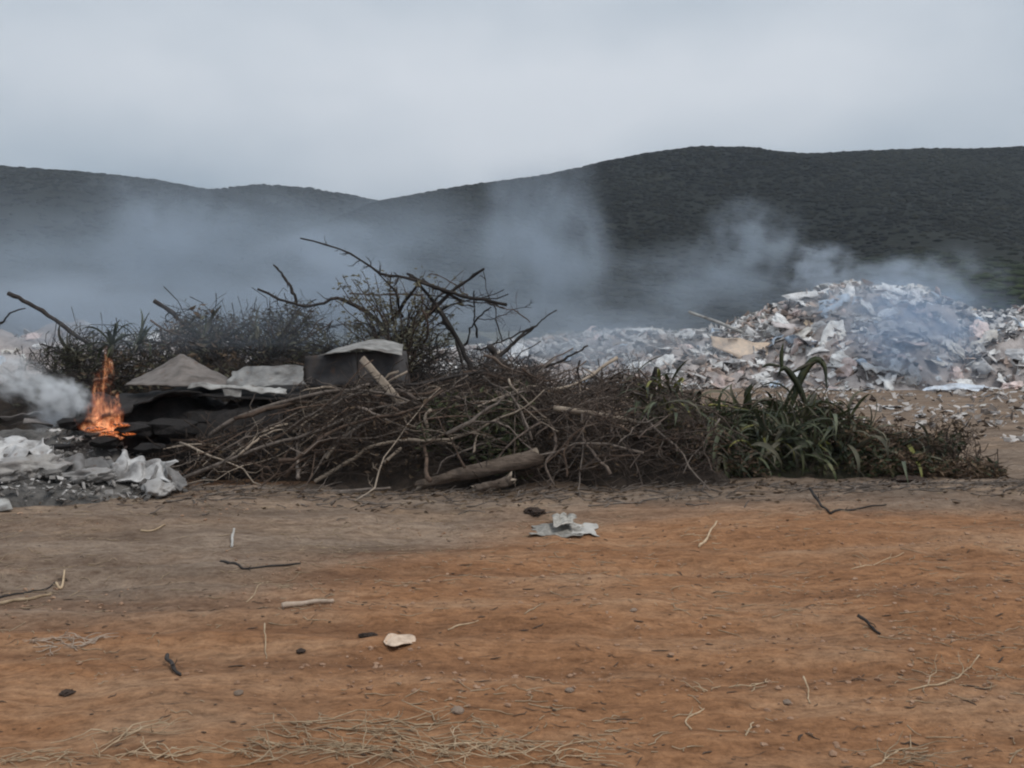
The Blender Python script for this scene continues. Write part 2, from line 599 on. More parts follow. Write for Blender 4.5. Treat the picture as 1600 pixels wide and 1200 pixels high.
def m_vol(name, dens, col, seed=(0, 0, 0), nscale=1.6, warp=0.45, inner=0.15, lo=0.40, hi=0.63, aniso=0.1, stretch=(1, 1, 1), floor=0.06):
    """drifting smoke: thick towards the middle of its own body, torn by noise"""
    m = bpy.data.materials.new(name)
    m.use_nodes = True
    t = m.node_tree
    t.nodes.clear()
    out = t.nodes.new('ShaderNodeOutputMaterial')
    pv = t.nodes.new('ShaderNodeVolumePrincipled')
    pv.inputs['Color'].default_value = (*col, 1)
    pv.inputs['Anisotropy'].default_value = aniso
    oc = coords(t, 'Object')
    nc = coords(t, 'Object', stretch, seed)
    wn = t.nodes.new('ShaderNodeTexNoise')
    wn.inputs['Scale'].default_value = nscale
    wn.inputs['Detail'].default_value = 3
    t.links.new(nc, wn.inputs['Vector'])
    sub = N(t, 'ShaderNodeVectorMath', operation='SUBTRACT')
    sub.inputs[1].default_value = (0.5, 0.5, 0.5)
    t.links.new(wn.outputs['Color'], sub.inputs[0])
    sc = N(t, 'ShaderNodeVectorMath', operation='SCALE')
    sc.inputs['Scale'].default_value = warp * 2
    t.links.new(sub.outputs[0], sc.inputs[0])
    ad = N(t, 'ShaderNodeVectorMath', operation='ADD')
    t.links.new(oc, ad.inputs[0])
    t.links.new(sc.outputs[0], ad.inputs[1])
    ln = N(t, 'ShaderNodeVectorMath', operation='LENGTH')
    t.links.new(ad.outputs[0], ln.inputs[0])
    fall = N(t, 'ShaderNodeMapRange', interpolation_type='SMOOTHSTEP')
    fall.inputs['From Min'].default_value = 0.95
    fall.inputs['From Max'].default_value = inner
    t.links.new(ln.outputs['Value'], fall.inputs['Value'])
    n2 = noise(t, nc, nscale * 1.5, 4, 0.55)
    r2 = N(t, 'ShaderNodeMapRange', interpolation_type='SMOOTHSTEP')
    r2.inputs['From Min'].default_value = lo
    r2.inputs['From Max'].default_value = hi
    r2.inputs['To Min'].default_value = floor
    t.links.new(n2, r2.inputs['Value'])
    mu = N(t, 'ShaderNodeMath', operation='MULTIPLY')
    t.links.new(fall.outputs[0], mu.inputs[0])
    t.links.new(r2.outputs[0], mu.inputs[1])
    m2 = N(t, 'ShaderNodeMath', operation='MULTIPLY')
    m2.inputs[1].default_value = dens * 1.45
    t.links.new(mu.outputs[0], m2.inputs[0])
    t.links.new(m2.outputs[0], pv.inputs['Density'])
    t.links.new(pv.outputs[0], out.inputs['Volume'])
    return m


# ------------------------------------------------------------------ ground
def axis(c0, c1, step, far0, far1, g=1.16):
    a = list(np.arange(c0, c1, step))
    s, v = step, a[-1]
    while v < far1:
        s *= g
        v += s
        a.append(min(v, far1))
    s, v, b = step, a[0], []
    while v > far0:
        s *= g
        v -= s
        b.append(max(v, far0))
    return np.array(b[::-1] + a)


gx = axis(-7.5, 7.5, 0.045, -3000, 3000)
gy = axis(2.4, 12.5, 0.035, -60, 3000, 1.10)
X, Y = np.meshgrid(gx, gy)
Z = ground_z(X, Y)
nx_, ny_ = len(gx), len(gy)
i = np.arange(ny_ - 1)[:, None] * nx_ + np.arange(nx_ - 1)[None]
GF = np.stack([i, i + 1, i + nx_ + 1, i + nx_], -1).reshape(-1, 4)
me = mesh_np('ground', np.stack([X, Y, Z], -1).reshape(-1, 3), [GF])
# soil kinds as a map: R = darker tone along the wheel ruts, G = grey ashy soil, B = dry grassy earth far off
nA = fbm(X * 0.35, Y * 0.7, 6.1, 4)
nB = fbm(X * 0.12 + 9, (Y - 0.15 * X) * 1.4, 2.6, 4)
edge = 8.35 + 0.04 * X + 0.5 * nA                      # the grey apron along the heaps
apron = sstep(-0.9, 0.5, Y - edge)
left = sstep(0.5, -1.4, X + 0.9 - 0.55 * (Y - 5.6) + 0.6 * nA) * sstep(4.0, 5.3, Y + 0.5 * nA + 0.25 * X)
rgt = sstep(0.8, 2.4, X - 0.6 + 0.9 * nA) * sstep(7.0, 8.0, Y + 0.45 * nB)
grey = np.clip(np.maximum.reduce([apron, left * 0.95, rgt * 0.9]), 0, 1)
grey = grey * (1 - 0.6 * sstep(0.15, 0.6, nB) * (1 - sstep(9.5, 11, Y)))
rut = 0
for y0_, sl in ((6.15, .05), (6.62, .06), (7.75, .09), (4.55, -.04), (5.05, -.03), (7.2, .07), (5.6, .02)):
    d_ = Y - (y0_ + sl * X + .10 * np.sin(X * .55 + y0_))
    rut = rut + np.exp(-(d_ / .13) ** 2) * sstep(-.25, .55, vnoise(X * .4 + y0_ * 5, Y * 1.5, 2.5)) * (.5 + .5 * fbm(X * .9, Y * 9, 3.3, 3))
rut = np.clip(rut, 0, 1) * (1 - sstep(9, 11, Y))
far = sstep(24, 45, Y + 4 * nA)
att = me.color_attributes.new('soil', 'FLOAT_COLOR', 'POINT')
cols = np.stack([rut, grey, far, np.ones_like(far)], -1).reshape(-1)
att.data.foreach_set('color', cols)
m, t, bs, out = M_new('soil')
at = N(t, 'ShaderNodeAttribute', attribute_name='soil')
sp = N(t, 'ShaderNodeSeparateColor')
t.links.new(at.outputs['Color'], sp.inputs[0])
wv = coords(t, 'World', (1, 1, 1))
ws = coords(t, 'World', (0.4, 1.7, 1))
streak = noise(t, ws, 1.7, 7, 0.62)
fine = noise(t, coords(t, 'World', (1, 2.2, 1)), 9, 6, 0.65)
grain = noise(t, wv, 42, 6, 0.75)
red = ramp(t, streak, [(0.28, (0.195, 0.094, 0.046)), (0.5, (0.310, 0.155, 0.076)), (0.72, (0.375, 0.222, 0.128))])
gry = ramp(t, streak, [(0.28, (0.115, 0.082, 0.060)), (0.5, (0.200, 0.150, 0.113)), (0.74, (0.300, 0.235, 0.182))])
grs = ramp(t, fine, [(0.3, (0.05, 0.052, 0.03)), (0.7, (0.11, 0.10, 0.06))])
gm = N(t, 'ShaderNodeMath', operation='MULTIPLY_ADD')
t.links.new(fine, gm.inputs[0])
gm.inputs[1].default_value = 0.5
gm.inputs[2].default_value = -0.25
ga = N(t, 'ShaderNodeMath', operation='ADD', use_clamp=True)
t.links.new(gm.outputs[0], ga.inputs[0])
t.links.new(sp.outputs[1], ga.inputs[1])
c = mixc(t, ga.outputs[0], red, gry)
dust = ramp(t, noise(t, coords(t, 'World', (.6, 1.3, 1), (3, 8, 0)), 1.1, 5, .6), [(.5, (0, 0, 0)), (.72, (.55, .55, .55))])
c = mixc(t, dust, c, (0.36, 0.245, 0.16))
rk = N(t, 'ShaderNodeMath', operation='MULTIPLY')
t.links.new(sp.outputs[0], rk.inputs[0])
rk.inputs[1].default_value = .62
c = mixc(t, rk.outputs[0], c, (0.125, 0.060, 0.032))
c = mixc(t, sp.outputs[2], c, grs)
c = mixc(t, 0.8, c, ramp(t, fine, [(0.28, (0.22, 0.20, 0.19)), (0.5, (0.5, 0.5, 0.5)), (0.75, (0.76, 0.75, 0.72))]), 'OVERLAY')
c = mixc(t, 0.7, c, ramp(t, grain, [(0.32, (0.32, 0.3, 0.29)), (0.52, (0.5, 0.5, 0.5)), (0.72, (0.68, 0.67, 0.65))]), 'OVERLAY')
t.links.new(c, bs.inputs['Base Color'])
bs.inputs['Roughness'].default_value = 0.95
bs.inputs['Specular IOR Level'].default_value = 0.15
hsum = N(t, 'ShaderNodeMath', operation='MULTIPLY_ADD')
t.links.new(grain, hsum.inputs[0])
hsum.inputs[1].default_value = 0.4
t.links.new(fine, hsum.inputs[2])
bumpn(t, bs, hsum.outputs[0], 0.9, 0.035)
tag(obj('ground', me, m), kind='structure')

# ------------------------------------------------------------------ hills
m, t, bs, out = M_new('hillside')
wv = coords(t, 'World')
f = noise(t, wv, 0.05, 5, 0.6)
col = ramp(t, f, [(0.35, (0.012, 0.0135, 0.0105)), (0.6, (0.017, 0.0185, 0.014)), (0.78, (0.030, 0.030, 0.021))])
t.links.new(col, bs.inputs['Base Color'])
bs.inputs['Roughness'].default_value = 1.0
bs.inputs['Specular IOR Level'].default_value = 0.1
bumpn(t, bs, noise(t, wv, 0.4, 4, 0.6), 1.0, 1.5)
MT['hillside'] = m
m, t, bs, out = M_new('scrub_leaves')
at = N(t, 'ShaderNodeAttribute', attribute_name='tint')
t.links.new(at.outputs['Color'], bs.inputs['Base Color'])
bs.inputs['Roughness'].default_value = 0.9
bs.inputs['Specular IOR Level'].default_value = 0.1
MT['scrub'] = m


def hill(name, crest, D, foot, back, sx, seed, nxh=240, nyh=70):
    q = np.array([P(a, b, D) for a, b in crest])
    xs = np.linspace(q[0][0], q[-1][0], nxh)
    # smooth crest through the traced ridge line
    zs = np.interp(xs, q[:, 0], q[:, 2])
    ker = np.hanning(9)
    ker /= ker.sum()
    zs = np.convolve(np.pad(zs, 4, 'edge'), ker, 'valid')
    ys = np.concatenate([np.linspace(foot, D, nyh), np.linspace(D, back, 12)[1:]])
    Xh, Yh = np.meshgrid(xs, ys)
    u = np.clip((Yh - foot) / (D - foot), 0, 1)
    shape = np.where(Yh <= D, 0.35 * u + 0.65 * u * u * (3 - 2 * u), 1 - ((Yh - D) / (back - D)) ** 2)
    rel = fbm(Xh * sx, Yh * sx * 0.6, seed, 4) * 0.10 * np.sin(np.pi * np.clip(u, 0, 1)) * zs[None]
    Zh = zs[None] * shape + rel - 0.6
    nx2, ny2 = len(xs), len(ys)
    i = np.arange(ny2 - 1)[:, None] * nx2 + np.arange(nx2 - 1)[None]
    Fh = np.stack([i, i + 1, i + nx2 + 1, i + nx2], -1).reshape(-1, 4)
    o = tag(obj(name, mesh_np(name, np.stack([Xh, Yh, Zh], -1).reshape(-1, 3), [Fh]), MT['hillside']), kind='structure')

    def zat(x, y):
        ix = np.clip(np.searchsorted(xs, x) - 1, 0, nx2 - 2)
        iy = np.clip(np.searchsorted(ys, y) - 1, 0, ny2 - 2)
        fx = (x - xs[ix]) / (xs[ix + 1] - xs[ix])
        fy = (y - ys[iy]) / (ys[iy + 1] - ys[iy])
        a = Zh[iy, ix] * (1 - fx) + Zh[iy, ix + 1] * fx
        b = Zh[iy + 1, ix] * (1 - fx) + Zh[iy + 1, ix + 1] * fx
        return a * (1 - fy) + b * fy
    return zat, xs[0], xs[-1]


ICO = (1 + 5 ** 0.5) / 2
IV = np.array([(-1, ICO, 0), (1, ICO, 0), (-1, -ICO, 0), (1, -ICO, 0), (0, -1, ICO), (0, 1, ICO), (0, -1, -ICO), (0, 1, -ICO),
               (ICO, 0, -1), (ICO, 0, 1), (-ICO, 0, -1), (-ICO, 0, 1)], float)
IV /= np.linalg.norm(IV, axis=1)[:, None]
IF = np.array([(0, 11, 5), (0, 5, 1), (0, 1, 7), (0, 7, 10), (0, 10, 11), (1, 5, 9), (5, 11, 4), (11, 10, 2), (10, 7, 6), (7, 1, 8),
               (3, 9, 4), (3, 4, 2), (3, 2, 6), (3, 6, 8), (3, 8, 9), (4, 9, 5), (2, 4, 11), (6, 2, 10), (8, 6, 7), (9, 8, 1)])


def subdiv(V, Fc):
    V = [tuple(v) for v in V]
    cache, out_ = {}, []

    def mid(a, b):
        k_ = (min(a, b), max(a, b))
        if k_ not in cache:
            v = np.array(V[a]) + np.array(V[b])
            V.append(tuple(v / np.linalg.norm(v)))
            cache[k_] = len(V) - 1
        return cache[k_]
    for a, b, c_ in Fc:
        x, y, z = mid(a, b), mid(b, c_), mid(c_, a)
        out_ += [(a, x, z), (b, y, x), (c_, z, y), (x, y, z)]
    return np.array(V), np.array(out_)


S1 = subdiv(IV, IF)
S2 = subdiv(*S1)
S3 = subdiv(*S2)


def scrub(name, zat, x0, x1, y0, y1, n, rmin, rmax, label, seed):
    r = np.random.default_rng(seed)
    bx = x0 + (x1 - x0) * r.random(n)
    by = y0 + (y1 - y0) * r.random(n) ** 0.9
    thin = fbm(bx * 0.02, by * 0.012, seed, 3)
    keep = thin + r.random(n) * 0.9 > -0.15
    bx, by = bx[keep], by[keep]
    n = len(bx)
    bz = zat(bx, by)
    rad = rmin + (rmax - rmin) * r.random(n) ** 2
    base, Fc = IV, IF
    nb = len(base)
    d = 1 + 0.32 * (r.random((n, nb)) * 2 - 1)
    V = base[None] * d[..., None] * rad[:, None, None] * np.array([1.35, 1.35, 0.5])
    V = V + np.stack([bx, by, bz + rad * 0.15], -1)[:, None]
    Fa = (Fc[None] + (np.arange(n) * nb)[:, None, None]).reshape(-1, 3)
    me_ = mesh_np(name, V.reshape(-1, 3), [Fa], smooth=True)
    g = r.random((n, 1))
    tone = np.clip(0.85 + 0.35 * fbm(bx * 0.03, by * 0.02, seed + 5, 3)[:, None] + 0.35 * (g - 0.5), 0.3, 1.9)
    tint = np.array([0.017, 0.0185, 0.0145]) * tone + np.array([0.012, 0.010, 0.002]) * r.random((n, 1)) ** 3
    grn = sstep(250, 190, by) * sstep(60, 85, bx) * (seed == 21)
    tint = tint + grn[:, None] * np.array([0.018, 0.03, 0.006])
    tint = np.repeat(tint[:, None], nb, 1).reshape(-1, 3)
    a_ = me_.color_attributes.new('tint', 'FLOAT_COLOR', 'POINT')
    a_.data.foreach_set('color', np.hstack([tint, np.ones((len(tint), 1))]).ravel())
    o = obj(name, me_, MT['scrub'])
    tag(o, label, 'scrub', None, 'stuff')


cR = [(380, 430), (520, 345), (600, 313), (660, 305), (720, 298), (790, 290), (850, 281), (905, 268), (950, 255), (1000, 244), (1060, 237.5), (1150, 237), (1250, 240),
      (1340, 236), (1420, 233.5), (1530, 233), (1600, 236), (1700, 238), (1900, 246), (2200, 260)]
cM = [(-500, 420), (0, 330), (180, 312), (300, 299), (345, 297), (375, 291), (410, 288), (470, 291), (530, 301), (600, 313), (700, 330), (900, 380), (1100, 430)]
cL = [(-900, 250), (-400, 240), (-150, 246), (0, 259), (60, 263), (140, 270), (220, 280), (300, 292), (350, 301), (450, 325), (600, 370), (800, 430)]
hz, xa, xb = hill('hill', cR, 430, 150, 700, 0.012, 3.1)
scrub('hill_scrub', hz, xa + 5, xb - 5, 160, 434, 46000, 0.5, 1.25, 'dark green scrub covering the nearer right hill', 21)
hz2, xa2, xb2 = hill('hill', cM, 760, 440, 1100, 0.008, 5.1, 160, 50)
scrub('hill_scrub', hz2, xa2 + 5, xb2 - 5, 450, 764, 13000, 0.9, 2.2, 'dark scrub covering the middle hill behind the smoke', 22)
hz3, xa3, xb3 = hill('hill', cL, 640, 300, 950, 0.009, 7.1, 160, 50)
scrub('hill_scrub', hz3, xa3 + 5, xb3 - 5, 310, 644, 16000, 0.8, 2.0, 'dark scrub covering the left hill', 23)


# plain behind the dump: rough dry scrub
def flatz(x, y):
    return ground_z(x, y)


scrub('field_scrub', flatz, -70, 90, 42, 160, 1600, 0.25, 0.9, 'low green scrub on the flat field behind the rubbish mounds', 24)


# ------------------------------------------------------------------ dark cores added inside the heaps to block light; ash heap
def heap_mesh(name, hf, x0, x1, y0, y1, step, k, mat, label, cat, rough=0.06, kind='stuff', seed=1.0, drop=0.0):
    xs, ys = np.arange(x0, x1, step), np.arange(y0, y1, step)
    Xh, Yh = np.meshgrid(xs, ys)
    h = hf(Xh, Yh)
    n_ = fbm(Xh * 2.2, Yh * 2.2, seed, 4, 0.6)
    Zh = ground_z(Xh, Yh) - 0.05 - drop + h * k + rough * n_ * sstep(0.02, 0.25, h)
    n1, n2 = len(xs), len(ys)
    i = np.arange(n2 - 1)[:, None] * n1 + np.arange(n1 - 1)[None]
    Fh = np.stack([i, i + 1, i + n1 + 1, i + n1], -1).reshape(-1, 4)
    keep = (h.ravel()[Fh] > 0.01).any(1)
    Fh = Fh[keep]
    used = np.unique(Fh)
    rm = np.full(n1 * n2, -1)
    rm[used] = np.arange(len(used))
    V = np.stack([Xh, Yh, Zh], -1).reshape(-1, 3)[used]
    o = obj(name, mesh_np(name, V, [rm[Fh]]), mat)
    tag(o, label, cat, None, kind)
    return o


heap_mesh('blocker_core', brush_h, -4.6, 3.2, 9.0, 12.8, 0.06, 0.68, MT['blocker_dark'], 'dark core added to block light inside the front brush heap', 'added core', 0.10, drop=0.30)
heap_mesh('blocker_core', rear_h, -8.8, 1.4, 11.8, 16.6, 0.08, 0.72, MT['blocker_dark'], 'dark core added to block light inside the rear brush heap', 'added core', 0.12)
heap_mesh('blocker_core', green_h, 1.2, 6.0, 9.6, 12.4, 0.06, 0.7, MT['blocker_olive'], 'dark core added to block light under the cut green plants', 'added core', 0.08, drop=0.14)
heap_mesh('ash_heap', ash_h, -7.4, -2.4, 8.0, 12.8, 0.05, 1.0, MT['ash'], 'low heap of grey ash and burnt crumbs around the fire', 'ash heap', 0.07, 'stuff')

# ------------------------------------------------------------------ branches of the front heap
GB = 'loose branches of the front brush heap'


def branch_obj(name, path, r0, r1, mat, twigs=0, tlen=0.3, k=7, depth=1, label=None, cat='branch', group=None, knots=True):
    mb = MB()
    path = np.asarray(path, float)
    n_ = len(path)
    rr = np.linspace(r0, r1, n_)
    if knots:
        rr = rr * (1 + 0.13 * RNG.normal(size=n_).clip(-1.5, 1.5))
    o0 = path[0].copy()
    mb.tube(path - o0, rr, k)
    if twigs:
        grow_twigs(mb, path - o0, r0, r1, twigs, tlen, depth)
    o = obj(name, mb.mesh(name), mat, None, tuple(o0))
    if label:
        tag(o, label, cat, group)
    return o


def px_path(pts, n=14, amp=0.02, freq=3.0):
    """pts: (px, py, D)"""
    return jitter_path(spline([P(*p) for p in pts], n), amp, freq)


def heap_path(hf, x, y, ang, L, lift, n=12):
    """a stiff stick thrown on a heap: nearly straight, tilted, its own kinks"""
    s = np.linspace(-L / 2, L / 2, n)
    bend = RNG.normal() * 0.35
    px_, py_ = x + s * math.cos(ang), y + s * math.sin(ang) + bend * (s / L) ** 2 * L * 0.5
    h = hf(px_, py_) * lift + gz(px_, py_)
    co = np.polyfit(s, h, 1)
    zz = np.polyval(co, s) * 0.6 + h * 0.4 + s * RNG.normal() * 0.2 + RNG.normal() * 0.25 * (s / L) ** 2 * L
    p = np.stack([px_, py_, zz], 1)
    p = jitter_path(p, 0.032 * min(L, 1.2), 2.2)
    p[:, 2] = np.maximum(p[:, 2], gz(p[:, 0], p[:, 1]) + 0.01)
    return p


zones = [  # x range, count, bark, words
    (-3.8, -1.6, 85, ('bark_grey', 'bark_brown', 'bark_grey', 'bark_brown', 'wood_pale'), 'left'),
    (-1.8, 0.4, 95, ('bark_brown', 'bark_grey', 'bark_brown', 'bark_red', 'bark_grey', 'wood_pale'), 'middle'),
    (0.1, 2.0, 115, ('bark_red', 'bark_brown', 'bark_red', 'bark_red', 'bark_grey'), 'right'),
]
BW = {'bark_grey': 'grey', 'bark_brown': 'brown', 'bark_red': 'reddish', 'wood_pale': 'pale peeled'}
for x0, x1, cnt, barks, side in zones:
    for q in range(cnt):
        x = x0 + (x1 - x0) * RNG.random()
        y = 9.3 + 1.8 * RNG.random() ** 1.3
        L = 0.4 + 1.5 * RNG.random() ** 1.6
        if side == 'right':
            L *= 0.75
        ang = 0.2 + RNG.normal() * 0.65 + (0.0 if RNG.random() < 0.75 else RNG.normal() * 1.4)
        p = heap_path(brush_h, x, y, ang, L, 0.72 + 0.36 * RNG.random())
        if RNG.random() < 0.5:
            p = p[::-1]
        r0 = 0.007 + (0.019 if side != 'right' else 0.012) * RNG.random() ** 2
        bk = barks[q % len(barks)]
        zc = float(p[:, 2].mean())
        lvl = 'at the foot' if zc < 0.36 else 'high up' if zc > 0.72 else 'halfway up'
        lab = f"{'stout' if r0 > 0.017 else 'slim'} {'short' if L < 0.75 else 'long'} {BW[bk]} branch {lvl} in the {side} of the brush heap"
        branch_obj('branch', p, r0, r0 * (0.15 + 0.3 * RNG.random()), MT[bk], int(2 + 6 * RNG.random()), 0.32, 6, 2 if q % 2 else 1,
                   lab, 'branch', lab.replace('branch', 'branches'))

# fine twigs nobody could count
def twig_mass(name, hf, x0, x1, y0, y1, n, rad, Lr, mat, label, lift=(0.5, 1.1), kind='stuff', steep=0.35):
    mb = MB()
    for _ in range(n):
        x, y = x0 + (x1 - x0) * RNG.random(), y0 + (y1 - y0) * RNG.random()
        h = float(hf(x, y))
        if h < 0.06:
            continue
        L = Lr[0] + (Lr[1] - Lr[0]) * RNG.random()
        a = RNG.normal() * 1.0
        e = RNG.normal() * steep * 1.3
        d = np.array([math.cos(a) * math.cos(e), math.sin(a) * math.cos(e), math.sin(e)])
        if RNG.random() < 0.5:
            d[0] *= -1
        c0 = np.array([x, y, float(gz(x, y)) + h * (lift[0] + (lift[1] - lift[0]) * RNG.random())])
        p = c0 + d * np.linspace(-L / 2, L / 2, 6)[:, None]
        p = jitter_path(p, 0.10 * L, 2.0 / L)
        p[:, 2] = np.maximum(p[:, 2], gz(p[:, 0], p[:, 1]) + 0.005)
        r = rad * (0.5 + RNG.random())
        mb.tube(p, np.linspace(r, r * 0.4, 6), 3, cap=False)
    o = obj(name, mb.mesh(name), mat)
    tag(o, label, 'twigs', None, kind)


twig_mass('twig_tangle', brush_h, -3.9, -1.5, 9.2, 11.6, 1500, 0.0045, (0.2, 0.75), MT['twig_dark'], 'fine twigs filling the left of the brush heap', (0.25, 1.1))
twig_mass('twig_tangle', brush_h, -1.7, 0.4, 9.2, 11.6, 1900, 0.0045, (0.2, 0.75), MT['twig_dark'], 'fine twigs filling the middle of the brush heap', (0.25, 1.1))
twig_mass('twig_tangle', brush_h, 0.1, 1.95, 9.2, 11.8, 2300, 0.0048, (0.12, 0.6), MT['twig_red'], 'fine reddish twigs filling the right of the brush heap', (0.15, 1.12), steep=0.45)
twig_mass('twig_tangle', rear_h, -6.5, 1.0, 12.2, 15.0, 2400, 0.0055, (0.3, 0.9), MT['bark_dark'], 'fine dark twigs sticking out of the rear brush heap', (0.7, 1.12), steep=0.6)

# branches one can single out ------------------------------------------------
B = branch_obj
B('branch', px_path([(300, 700, 9.9), (355, 662, 9.9), (425, 634, 9.95), (520, 612, 10.0), (600, 617, 10.0), (652, 632, 9.95)], 20, 0.012), 0.022, 0.013, MT['bark_grey'], 3, .25, 8,
  label='long grey branch arching over the dark hollow under the sheets')
B('branch', px_path([(285, 748, 9.35), (380, 706, 9.45), (470, 682, 9.55), (560, 643, 9.8), (665, 622, 10.0)], 20, 0.02), 0.02, 0.011, MT['bark_grey'], 5, .3, 8,
  label='long thin grey branch climbing from ground to heap top, beneath the arched one')
B('branch', px_path([(492, 752, 9.25), (530, 728, 9.35), (556, 716, 9.4), (575, 700, 9.45), (640, 690, 9.55), (705, 694, 9.6), (750, 725, 9.6)], 20, 0.012), 0.02, 0.012, MT['wood_pale'], 3, .25, 8,
  label='pale kinked branch at the front of the brush heap, left of the log')
B('branch', px_path([(445, 745, 9.3), (470, 722, 9.4), (540, 702, 9.5), (590, 665, 9.6), (700, 640, 9.8), (800, 626, 9.9)], 20, 0.018), 0.02, 0.01, MT['bark_brown'], 5, .3, 8,
  label='long brown branch curving up across the middle of the brush heap')
B('branch_stub', px_path([(600, 723, 9.3), (627, 700, 9.35)], 6, 0.003), 0.018, 0.015, MT['wood_pale'], 0, label='short pale broken stub in the dark gap of the brush heap')
B('branch_stub', px_path([(668, 668, 9.6), (664, 650, 9.6), (674, 640, 9.62)], 6, 0.002), 0.02, 0.014, MT['wood_pale'], 0, label='small pale curved stub upright on the brush heap')
B('pole', px_path([(865, 637, 9.75), (925, 645, 9.75), (1000, 661, 9.7)], 12, 0.006), 0.030, 0.022, MT['wood_pale'], 0, k=10, cat='pole', label='pale smooth pole lying on the right of the brush heap')
B('branch', px_path([(775, 612, 10.0), (828, 636, 9.9), (858, 668, 9.7), (866, 700, 9.5), (852, 725, 9.35), (866, 757, 9.2)], 20, 0.012), 0.018, 0.012, MT['bark_red'], 6, .3, 8,
  label='reddish branch hooking down to the ground right of the log')
B('branch', px_path([(845, 660, 9.6), (800, 690, 9.4), (770, 720, 9.3), (735, 735, 9.3)], 14, 0.015), 0.012, 0.007, MT['bark_red'], 5, .25, 6,
  label='thin reddish branch forking across the green leaf pocket')
B('branch', px_path([(885, 745, 9.3), (880, 700, 9.4), (925, 655, 9.6)], 14, 0.02), 0.013, 0.007, MT['bark_brown'], 5, .25, 6, label='brown branch standing up from the ground under the pale pole')
B('branch', px_path([(560, 600, 10.6), (640, 604, 10.5), (730, 590, 10.6), (772, 578, 10.7)], 14, 0.02), 0.024, 0.016, MT['bark_dark'], 3, .2, 8,
  label='dark branch lying along the crest of the brush heap')
B('branch', px_path([(905, 590, 10.8), (903, 577, 10.8), (906, 563, 10.8)], 6, 0.004), 0.016, 0.011, MT['bark_dark'], 1, .1, 6, label='tiny dark spike on the crest behind the pale pole')
B('branch_stub', px_path([(1012, 625, 10.7), (1019, 600, 10.7), (1026, 574, 10.7)], 8, 0.006), 0.040, 0.028, MT['bark_dark'], 2, .15, 8, label='dark upright stub on the crest left of the green plants')
B('branch', px_path([(1020, 600, 10.7), (1060, 612, 10.6), (1150, 632, 10.5), (1215, 622, 10.4)], 12, 0.015), 0.012, 0.007, MT['bark_brown'], 4, .2, 6, label='slim brown branch reaching from the stub to the green plants')
B('branch', px_path([(1075, 735, 9.75), (1052, 748, 9.7), (1030, 760, 9.6)], 8, 0.008), 0.014, 0.010, MT['bark_grey'], 0, k=6, label='grey stick end poking out below the green plants')


# logs: bark tube with a cut face as a part of its own
def log_obj(pts, r0, r1, label, seed, squash=0.9):
    path = jitter_path(spline([P(*p) for p in pts], 22), 0.012, 2.5)
    o0 = path[0].copy()
    path = path - o0
    k = 16
    t_ = np.gradient(path, axis=0)
    t_ /= np.linalg.norm(t_, axis=1)[:, None]
    u = np.cross(t_, [0, 0, 1.0])
    u /= np.linalg.norm(u, axis=1)[:, None]
    v = np.cross(t_, u)
    a = np.linspace(0, 2 * math.pi, k, endpoint=False)
    s = np.linspace(0, 1, len(path))[:, None]
    rr = (r0 + (r1 - r0) * s) * (1 + 0.20 * fbm(np.cos(a)[None] * 1.2 + 3 + 0 * s, np.sin(a)[None] * 1.2 + 5 + s * 4, seed, 3))
    V = path[:, None] + rr[..., None] * (np.cos(a)[None, :, None] * u[:, None] + squash * np.sin(a)[None, :, None] * v[:, None])
    for e in (0, -1):
        V[e] += t_[e] * (.03 * RNG.normal(size=(k, 1)))
    n_ = len(path)
    i = np.arange(n_ - 1)[:, None] * k
    j = np.arange(k)[None]
    F4 = np.stack([i + j, i + (j + 1) % k, i + k + (j + 1) % k, i + k + j], -1).reshape(-1, 4)
    root = empty('log', tuple(o0))
    obj('bark', mesh_np('bark', V.reshape(-1, 3), [F4]), MT['log_bark'], root)
    for e in (0, -1):
        ring = V[e]
        c0 = ring.mean(0) + t_[e] * (0.01 if e else -0.01)
        VV = np.vstack([ring, c0 * 0.5 + ring * 0.5 + t_[e] * (0.006 if e else -0.006), c0[None]])
        F3, F4c = [], []
        for q in range(k):
            q2 = (q + 1) % k
            F4c.append((q, q2, k + q2, k + q))
            F3.append((k + q, k + q2, 2 * k))
        obj('cut_face', mesh_np('cut_face', VV, [np.array(F3), np.array(F4c)], False), MT['wood_pale'], root)
    tag(root, label, 'log')


log_obj([(655, 757, 9.2), (700, 747, 9.22), (770, 731, 9.27), (842, 712, 9.35)], 0.042, 0.088, 'long thick brown log lying at the foot of the brush heap', 1.0)
log_obj([(742, 762, 9.05), (768, 756, 9.07), (797, 748, 9.12)], 0.035, 0.055, 'short stubby log in front of the long log', 4.0)
for pts, r, lab in [
    ([(300, 772, 9.0), (345, 768, 9.05), (420, 764, 9.1)], .022, 'grey stick flat on the ground at the left foot of the brush heap'),
    ([(430, 770, 9.0), (520, 768, 9.0), (610, 762, 9.1)], .02, 'long brown stick flat on the ground left of the log'),
    ([(935, 757, 9.35), (1000, 750, 9.45), (1045, 742, 9.6)], .016, 'thin stick on the ground below the reddish twigs'),
]:
    B('stick', px_path(pts, 12, 0.012), r, r * .6, MT['bark_grey'], 2, .2, 7, label=lab, cat='stick')

